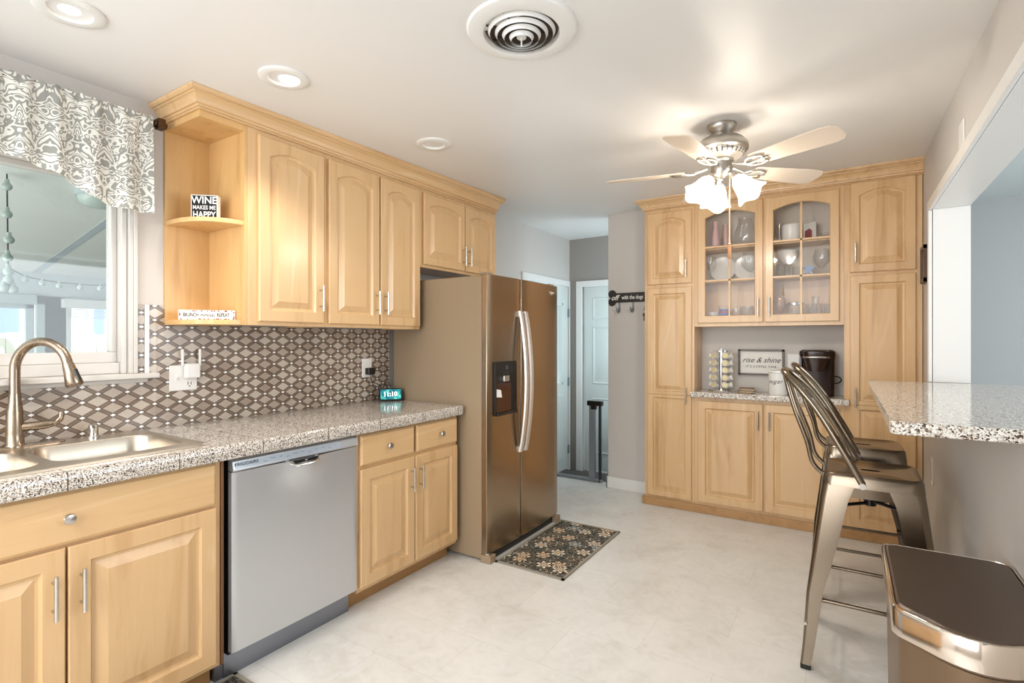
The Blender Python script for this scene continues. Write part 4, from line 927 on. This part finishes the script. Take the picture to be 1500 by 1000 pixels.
# ------------------------------------------------------------------ breakfast bar
b = B(); P = [(3.38, 1.862), (3.38, 3.66)]
P += [(2.678, 3.66)]
for k in range(7): a = R(180+90*k/6); P.append((2.712+.034*cos(a), 1.878+.034*sin(a)))
b.loft([[(x, y, z) for x, y in P] for z in (1.032, 1.070)]); 
put(b, 'bar_countertop', WGRAN, bevel=.006, seg=3, label='white speckled granite breakfast bar top in the wall opening', cat='countertop')
# ------------------------------------------------------------------ stools
def make_stool(loc, label):
    t = thing('bar_stool', (0, 0, 0), label, 'stool', None); H = .775; hw = .165
    b = B(); L = []
    for z, ins, r in ((H-.05, -.004, .045), (H-.012, 0, .045), (H-.002, .005, .042), (H, .012, .038), (H-.003, .022, .032), (H-.008, .032, .028)):
        L.append([(x, y, z) for x, y in rrect(-hw+ins, -hw+ins, hw-ins, hw-ins, r, 5)])
    # top with slot
    b.loft(L, caps=False)
    n = len(L[0]); inner = [b.bm.verts.new(p) for p in L[-1]]
    slot = [(x, y, H-.008) for x, y in rrect(-.035, -.014, .035, .014, .0139, 5)]
    sv = [b.bm.verts.new(p) for p in slot]; sv2 = [b.bm.verts.new((p[0], p[1], H-.02)) for p in slot]
    for i in range(n): j = (i+1) % n; b.face([inner[i], inner[j], sv[j], sv[i]]); b.face([sv[i], sv[j], sv2[j], sv2[i]])
    bmesh.ops.remove_doubles(b.bm, verts=b.bm.verts, dist=1e-5)
    st = put(b, 'seat', GUN, t, smooth=50)
    b = B(); b.loft([[(x, y, z) for x, y in rrect(-.04, -.02, .04, .02, .015, 3)] for z in (H-.024, H-.021)]); put(b, 'slot', BLACK, st)
    b = B()
    for s in (-1, 1): b.box(-hw+.05, s*(hw-.001)-.0015, H-.088, hw-.05, s*(hw-.001)+.0015, H-.045); b.box(s*(hw-.001)-.0015, -hw+.05, H-.088, s*(hw-.001)+.0015, hw-.05, H-.045)
    put(b, 'skirt', GUN, t)
    for sx in (-1, 1):
        for sy in (-1, 1):
            b = B(); L = []
            for z, o, wd in ((H-.045, hw+.001, .112), (H-.10, hw+.008, .098), (H-.30, hw+.030, .078), (.30, hw+.052, .056), (.10, hw+.064, .042), (.02, hw+.072, .036)):
                r = wd*.28; th = .0025
                prof = [(-wd, 0)]+[(-r+r*sin(R(q)), -r+r*cos(R(q))) for q in (0, 22, 45, 68, 90)]+[(0, -wd)]
                inn = [(-th, -wd)]+[(-r+(r-th)*sin(R(q)), -r+(r-th)*cos(R(q))) for q in (90, 68, 45, 22, 0)]+[(-wd, -th)]
                L.append([(sx*(o+p), sy*(o+q), z) for p, q in prof+inn])
            b.loft(L); lg = put(b, 'leg', GUN, t, smooth=50)
            b = B(); o = hw+.072; b.box(*(min(sx*o, sx*(o-.036)), min(sy*o, sy*(o-.036)), 0, max(sx*o, sx*(o-.036)), max(sy*o, sy*(o-.036)), .022)); put(b, 'rubber_foot', RUBBER, lg, bevel=.003)
            b = B(); b.cyl((sx*(hw+.055), sy*(hw+.056), .18), (sx*(hw+.055), sy*(hw+.070), .18), .006, seg=10) ; put(b, 'rivet', NICKEL, lg, smooth=50)
    o = hw+.036
    for k, (p, q) in enumerate((((-o, -o), (o, -o)), ((o, -o), (o, o)), ((o, o), (-o, o)), ((-o, o), (-o, -o)))):
        z = .34 if k % 2 else .27; e = .012*(1 if k % 2 else 1.4)
        g = lambda a: a-math.copysign(.012, a)
        b = B(); b.cyl((g(p[0]), g(p[1]), z), (g(q[0]), g(q[1]), z), .0075, seg=10); put(b, 'footrest', GUN, t, smooth=50)
    b = B(); b.cyl((-.16, -.16, H-.14), (.16, .16, H-.14), .007, seg=8); b.cyl((-.16, .16, H-.13), (.16, -.16, H-.13), .007, seg=8); b.cyl((0, 0, H-.15), (0, 0, H-.12), .022, seg=12); put(b, 'cross_brace', BLACK, t, smooth=50)
    # back frame: wide hoop riveted to the seat sides, narrow hoop rising from the rear
    def hoop(pts): return smoothpath(pts, 6)
    b = B()
    P = [(-.03, -hw-.012, H-.03), (-.082, -hw-.008, H+.07), (-.172, -.155, H+.228), (-.240, -.14, H+.32), (-.296, -.105, H+.380), (-.312, -.045, H+.394)]
    P = P+[(x, -y, z) for x, y, z in P[::-1]]
    b.tube(hoop(P), .0125, 12); bf = put(b, 'back_frame', GUN, t, smooth=60)
    b = B()
    for s in (-1, 1): b.cyl((-.03, s*(hw+.002), H-.035), (-.03, s*(hw+.028), H-.035), .012, seg=12)
    put(b, 'rivet', NICKEL, bf, smooth=50)
    b = B()
    P = [(-hw+.01, -.10, H-.03), (-hw-.035, -.10, H+.02), (-.222, -.10, H+.11), (-.264, -.095, H+.23), (-.296, -.085, H+.345), (-.306, -.05, H+.380)]
    P = P+[(x, -y, z) for x, y, z in P[::-1]]
    b.tube(hoop(P), .009, 10); put(b, 'back_frame', GUN, t, smooth=60)
    t.location = loc; return t
st = make_stool((2.655, 2.60, 0), 'near gunmetal bar stool with low hoop back, closest to the camera')
dup(st, (2.645, 3.235, 0), R(2), 'far gunmetal bar stool with low hoop back, closer to the pantry')

# ------------------------------------------------------------------ trash can
t = thing('trash_can', (2.82, 1.76, 0), 'bow fronted trash can with dark lid and polished steel rim', 'trash can')
def tc(ins, z, n=10):
    x0, x1, yf = 2.665+ins, 2.974-ins, 2.045-ins; P = []
    for k in range(5): a = R(90*k/4); P.append((x1-.03+.03*cos(a), yf-.03+.03*sin(a)))
    for k in range(5): a = R(90+90*k/4); P.append((x0+.03+.03*cos(a), yf-.03+.03*sin(a)))
    for k in range(4): a = R(180+55*k/3); P.append((x0+.045+.045*cos(a), 1.585+ins+.045*sin(a)))
    for k in range(1, n): q = k/n; xx = x0+.03+(x1-x0-.06)*q; P.append((xx, 1.5475+ins-.075*(1-(2*q-1)**2)))
    for k in range(4): a = R(305+55*k/3); P.append((x1-.045+.045*cos(a), 1.585+ins+.045*sin(a)))
    return [(x, y, z) for x, y in P]
b = B(); b.loft([tc(.02, .02), tc(.012, .58)]); put(b, 'body', M('trash_body_bronze', (122, 100, 78), .35, .6).m, t, smooth=40)
b = B(); b.loft([tc(.006, .585), tc(0, .592), tc(0, .652), tc(.003, .657), tc(.008, .658), tc(.010, .650)], caps=False); b.face([b.bm.verts.new(p) for p in tc(.006, .585)]); put(b, 'rim', TRASHRIM, t, smooth=40)
b = B(); b.loft([tc(.0105, .64), tc(.0105, .656), tc(.016, .659)]); put(b, 'lid', DARKLID, t)
b = B(); b.loft([tc(.01, .0), tc(.01, .03)]); put(b, 'base', BLACK, t)
b = B(); b.box(2.77, 1.40, .02, 2.86, 1.52, .035); put(b, 'pedal', NICKEL, t, bevel=.004)

# ------------------------------------------------------------------ rugs
def rug(x0, y0, x1, y1, label, nm='rug'):
    t = thing(nm, ((x0+x1)/2, (y0+y1)/2, 0), label, 'rug')
    b = B(); b.box(x0+.014, y0+.014, .0005, x1-.014, y1-.014, .008); put(b, 'pile', RUGM, t)
    b = B()
    for q in ((x0, y0, x1, y0+.015), (x0, y1-.015, x1, y1), (x0, y0, x0+.015, y1), (x1-.015, y0, x1, y1)): b.box(q[0], q[1], .0004, q[2], q[3], .009)
    put(b, 'binding', RUGEDGE, t)
rug(.838, 2.525, 1.285, 3.365, 'black floral rug with grey binding in front of the fridge')
rug(.566, .45, 1.02, 1.135, 'black floral mat in front of the sink, only its corner showing')

# ------------------------------------------------------------------ valance, rod
t = thing('window_valance', (.09, .5, 1.84), 'grey and white damask valance with scalloped hem over the window', 'curtain')
pts_top = [(-.3, 2.245), (.569, 2.237), (1.035, 2.225)]
hem = [(-.35, 1.85), (-.1, 1.93), (.2, 1.965), (.45, 1.967), (.569, 1.958), (.679, 1.934), (.728, 1.918), (.779, 1.892), (.822, 1.862), (.889, 1.840), (.96, 1.834), (1.04, 1.838)]
def lerp(tab, y):
    for (a, b_), (c, d_) in zip(tab, tab[1:]):
        if a <= y <= c: return b_+(d_-b_)*(y-a)/(c-a)
    return tab[-1][1] if y > tab[-1][0] else tab[0][1]
b = B(); NY = 150; NZ = 12; g1 = {}
for side in (0, 1):
    for i in range(NY+1):
        y = -.3+1.34*i/NY; zt = 2.246; zb = lerp(hem, y)
        for j in range(NZ+1):
            q = j/NZ; z = zt+(zb-zt)*q
            amp = .006+.010*q; off = .026*max(0, 1-q*9)+.0015; x = .104+amp*(.3+.7*min(1, q*5))*sin(y*62+.8*sin(y*11))+.004*sin(y*150)*(1-q)-side*off
            g1[side, i, j] = b.bm.verts.new((x, y, z+(.004*sin(y*160) if j == 0 else 0)))
for i in range(NY):
    for j in range(NZ):
        for s in (0, 1): b.face([g1[s, i, j], g1[s, i+1, j], g1[s, i+1, j+1], g1[s, i, j+1]])
    b.face([g1[0, i, 0], g1[0, i+1, 0], g1[1, i+1, 0], g1[1, i, 0]]); b.face([g1[0, i, NZ], g1[0, i+1, NZ], g1[1, i+1, NZ], g1[1, i, NZ]])
for j in range(NZ): b.face([g1[0, NY, j], g1[0, NY, j+1], g1[1, NY, j+1], g1[1, NY, j]])
put(b, 'fabric', DAMASK, t, smooth=80)
t = thing('curtain_rod', (.085, .4, 2.22), 'bronze curtain rod with square finial beside the open shelf', 'curtain rod')
b = B(); b.cyl((.090, -.35, 2.228), (.090, 1.05, 2.228), .008, seg=10); put(b, 'rod', BRONZE, t, smooth=50)
b = B(); b.cyl((.090, 1.048, 2.228), (.090, 1.058, 2.228), .013, seg=14); b.box(.070, 1.058, 2.206, .110, 1.088, 2.250); b.lathe([(.022, 0), (.014, .01), (.001, .014)], (.090, 1.088, 2.228), (0, 1, 0), 4); put(b, 'finial', BRONZE, t, bevel=.004)
b = B(); b.box(0, 1.040, 2.19, .006, 1.066, 2.26); b.tube([(.004, 1.053, 2.222), (.085, 1.053, 2.219)], .006, 8); put(b, 'bracket', BRONZE, t)

# ------------------------------------------------------------------ ceiling fittings
WGLOW = M('can_lamp_glow', (255, 246, 230), .5).emit((255, 240, 218), 9).m
CANW = M('can_light_inner_unlit', (232, 228, 222), .5).m
def can(x, y, lit, label):
    z = cz(x, y); t = thing('recessed_light', (x, y, z-.02), label, 'ceiling light')
    b = B(); b.lathe([(.092, .012), (.092, .0), (.086, -.004), (.060, -.002), (.056, .008)], (x, y, z-.006), seg=36, caps=False); put(b, 'trim_ring', TRIM, t, smooth=40)
    b = B(); b.lathe([(.001, .004), (.056, .006)], (x, y, z-.005), seg=36, caps=False); put(b, 'lens', WGLOW if lit else CANW, t, smooth=40)
can(.70, 1.25, True, 'lit recessed can light above the double door wall cabinet'); can(.52, .63, True, 'lit recessed can light at the top left above the sink'); can(.70, 2.14, False, 'unlit recessed can light toward the fridge')
t = thing('ceiling_vent', (1.65, 1.49, 2.30), 'round white ceiling vent with concentric rings', 'vent')
vx, vy = 1.655, 1.49; vz = cz(vx, vy)
b = B(); b.lathe([(.185, .006), (.185, 0), (.178, -.010), (.138, -.020), (.128, -.017), (.124, .004)], (vx, vy, vz-.002), seg=48, caps=False); put(b, 'outer_ring', TRIM, t, smooth=40)
for k, r in enumerate((.112, .088, .064, .040)):
    zz = -.006-.0065*k
    b = B(); b.lathe([(r-.007, zz-.012), (r, zz), (r+.0015, zz), (r-.0045, zz-.0135)], (vx, vy, vz-.004), seg=48, caps=False); put(b, 'ring', TRIM, t, smooth=60)
b = B(); b.lathe([(.001, -.03), (.016, -.028), (.018, -.018), (.001, -.016)], (vx, vy, vz-.004), seg=20, caps=False); b.cyl((vx, vy, vz-.06), (vx, vy, vz-.03), .003, seg=6); put(b, 'knob', TRIM, t, smooth=40)
b = B()
for a in range(0, 180, 45): b.cyl((vx-.12*cos(R(a)), vy-.12*sin(R(a)), vz-.006), (vx+.12*cos(R(a)), vy+.12*sin(R(a)), vz-.006), .003, seg=6)
put(b, 'spokes', DUCTDARK, t)
b = B(); b.lathe([(.001, 0), (.124, 0)], (vx, vy, vz-.0015), seg=40, caps=False); put(b, 'duct', DUCTDARK, t)

# ceiling fan
FX, FY = 2.045, 2.77; cz0 = cz(FX, FY)
t = thing('ceiling_fan', (FX, FY, 2.0), 'pewter five blade ceiling fan with lit glass shades', 'ceiling fan')
b = B(); b.lathe([(.070, .003), (.072, -.012), (.066, -.030), (.045, -.048), (.040, -.06)], (FX, FY, cz0), seg=32); put(b, 'canopy', PEWTER, t, smooth=40)
b = B(); b.lathe([(.042, 2.330), (.075, 2.318), (.105, 2.300), (.122, 2.282), (.128, 2.262), (.126, 2.250), (.118, 2.246), (.110, 2.240)], (FX, FY, 0), seg=40); mo = put(b, 'motor_housing', PEWTER, t, smooth=35)
b = B(); b.lathe([(.112, 2.241), (.108, 2.228), (.088, 2.214), (.070, 2.206)], (FX, FY, 0), seg=40)
put(b, 'vent_band', M('bright_pewter', (216, 212, 204), .35, .7).m, mo, smooth=35)
b = B()
for k in range(28):
    a = 2*pi*k/28; b.cyl((FX+.112*cos(a), FY+.112*sin(a), 2.237), (FX+.098*cos(a), FY+.098*sin(a), 2.221), .0045, seg=6)
put(b, 'vent_slots', M('slot_dark', (96, 88, 80), .6).m, mo)
b = B(); b.lathe([(.058, 2.206), (.060, 2.196), (.052, 2.190), (.050, 2.165), (.052, 2.150), (.042, 2.130), (.020, 2.112), (.008, 2.104)], (FX, FY, 0), seg=32); put(b, 'light_fitter', PEWTER, t, smooth=40)
BZ = 2.155
for k in range(5):
    a = R(46-72*k); ca, sa = cos(a), sin(a)
    f = lambda r, s_, h: Vector((FX+ca*r-sa*s_, FY+sa*r+ca*s_, BZ+h-.2*s_))
    b = B(); P = []
    prof = [(.175, .045), (.20, .053), (.32, .060), (.44, .067), (.52, .068), (.555, .060), (.572, .035)]
    P = [(r, s_) for r, s_ in prof]+[(.575, 0)]+[(r, -s_) for r, s_ in prof[::-1]]
    b.loft([[f(r, s_, h) for r, s_ in P] for h in (0, .006)]); bl = put(b, 'blade', ROD, t, bevel=.002)
    b = B()
    b.tube(smoothpath([f(.065, 0, .018), f(.11, 0, .004), f(.15, 0, -.008), f(.20, 0, -.004)], 4), .008, 8)
    for s_ in (-1, 1): b.tube(smoothpath([f(.13, 0, -.006), f(.155, s_*.028, -.007), f(.195, s_*.040, -.006), f(.235, s_*.028, -.006), f(.225, s_*.010, -.006)], 4), .006, 8, .7)
    b.tube([f(.20, 0, -.004), f(.25, 0, -.004)], .006, 8); put(b, 'blade_arm', PEWTER, bl, smooth=60)
m = M('lit_frosted_glass', (255, 250, 242), .4); m.emit((255, 244, 226), 1.6)
tr = m.n('ShaderNodeBsdfTranslucent'); tr.inputs[0].default_value = (1, .96, .9, 1); tp = m.n('ShaderNodeBsdfTransparent'); ad = m.n('ShaderNodeMixShader'); ad.inputs[0].default_value = .55
mx = m.n('ShaderNodeMixShader'); mx.inputs[0].default_value = .5
m.lk(tr.outputs[0], ad.inputs[1]); m.lk(tp.outputs[0], ad.inputs[2]); m.lk(m.b.outputs[0], mx.inputs[1]); m.lk(ad.outputs[0], mx.inputs[2]); m.lk(mx.outputs[0], m.out.inputs[0])
SHADE = m.m
BULBM = M('glowing_bulb', (255, 255, 255), .5).emit((255, 240, 215), 14).m
for a in (-128, -8, 112):
    ca, sa = cos(R(a)), sin(R(a)); ax = Vector((ca*.62, sa*.62, -.78)).normalized(); p0 = Vector((FX+ca*.060, FY+sa*.060, 2.118))
    b = B(); b.tube(smoothpath([(FX+ca*.03, FY+sa*.03, 2.135), (FX+ca*.05, FY+sa*.05, 2.130), tuple(p0)], 3), .009, 8); b.cyl(p0-ax*.004, p0+ax*.025, .016, .020, seg=14); fa = put(b, 'lamp_arm', PEWTER, t, smooth=50)
    b = B(); q = ax.to_track_quat('Z', 'Y'); L = []
    for r, h in ((.022, .018), (.034, .035), (.043, .06), (.047, .085), (.058, .115), (.072, .135)):
        L.append([p0+q@Vector((r*(1+(.09*(h/.135)**3)*cos(4*2*pi*i/32))*cos(2*pi*i/32), r*(1+(.09*(h/.135)**3)*cos(4*2*pi*i/32))*sin(2*pi*i/32), h+.008*(h/.135)**4*cos(4*2*pi*i/32))) for i in range(32)])
    b.loft(L, caps=False); put(b, 'glass_shade', SHADE, t, smooth=60)
    b = B(); b.lathe([(.001, .03), (.014, .04), (.022, .065), (.018, .085), (.001, .095)], p0, ax, 14, caps=False); put(b, 'bulb', BULBM, t, smooth=60)
b = B(); b.cyl((FX+.04, FY-.005, 2.12), (FX+.04, FY-.005, 1.79), .0022, seg=6); ch = put(b, 'pull_chain', M('chain_pewter', (206, 190, 170), .3, .8).m, t)
b = B(); b.lathe([(.001, 0), (.008, .008), (.008, .055), (.005, .07), (.008, .078), (.001, .088)], (FX+.04, FY-.005, 1.702), seg=12, caps=False); put(b, 'fob', COPPER, ch, smooth=50)

# ------------------------------------------------------------------ groups of repeats
GROUPS = {'drinking_glass': 'glasses behind the glass cabinet doors', 'wine_glass': 'stemmed glasses behind the glass cabinet doors', 'balloon_glass': 'round stemmed glasses behind the glass cabinet doors',
          'dinner_plate': 'white plates propped behind the glass cabinet doors', 'recessed_light': 'recessed can lights in the ceiling', 'bar_stool': 'bar stools at the breakfast bar',
          'pantry_cabinet': 'tall pantry cabinets at the ends of the back wall', 'wall_cabinet': 'maple wall cabinets on the left wall', 'base_cabinet': 'maple base cabinets under the left counter',
          'wall_outlet': 'white wall outlets', 'rug': 'black floral rugs', 'crown_moulding': 'maple crown mouldings'}
for o in list(COL.objects):
    k = o.name.split('.')[0]
    if o.parent is None and k in GROUPS and o.get('label'): o['group'] = GROUPS[k]
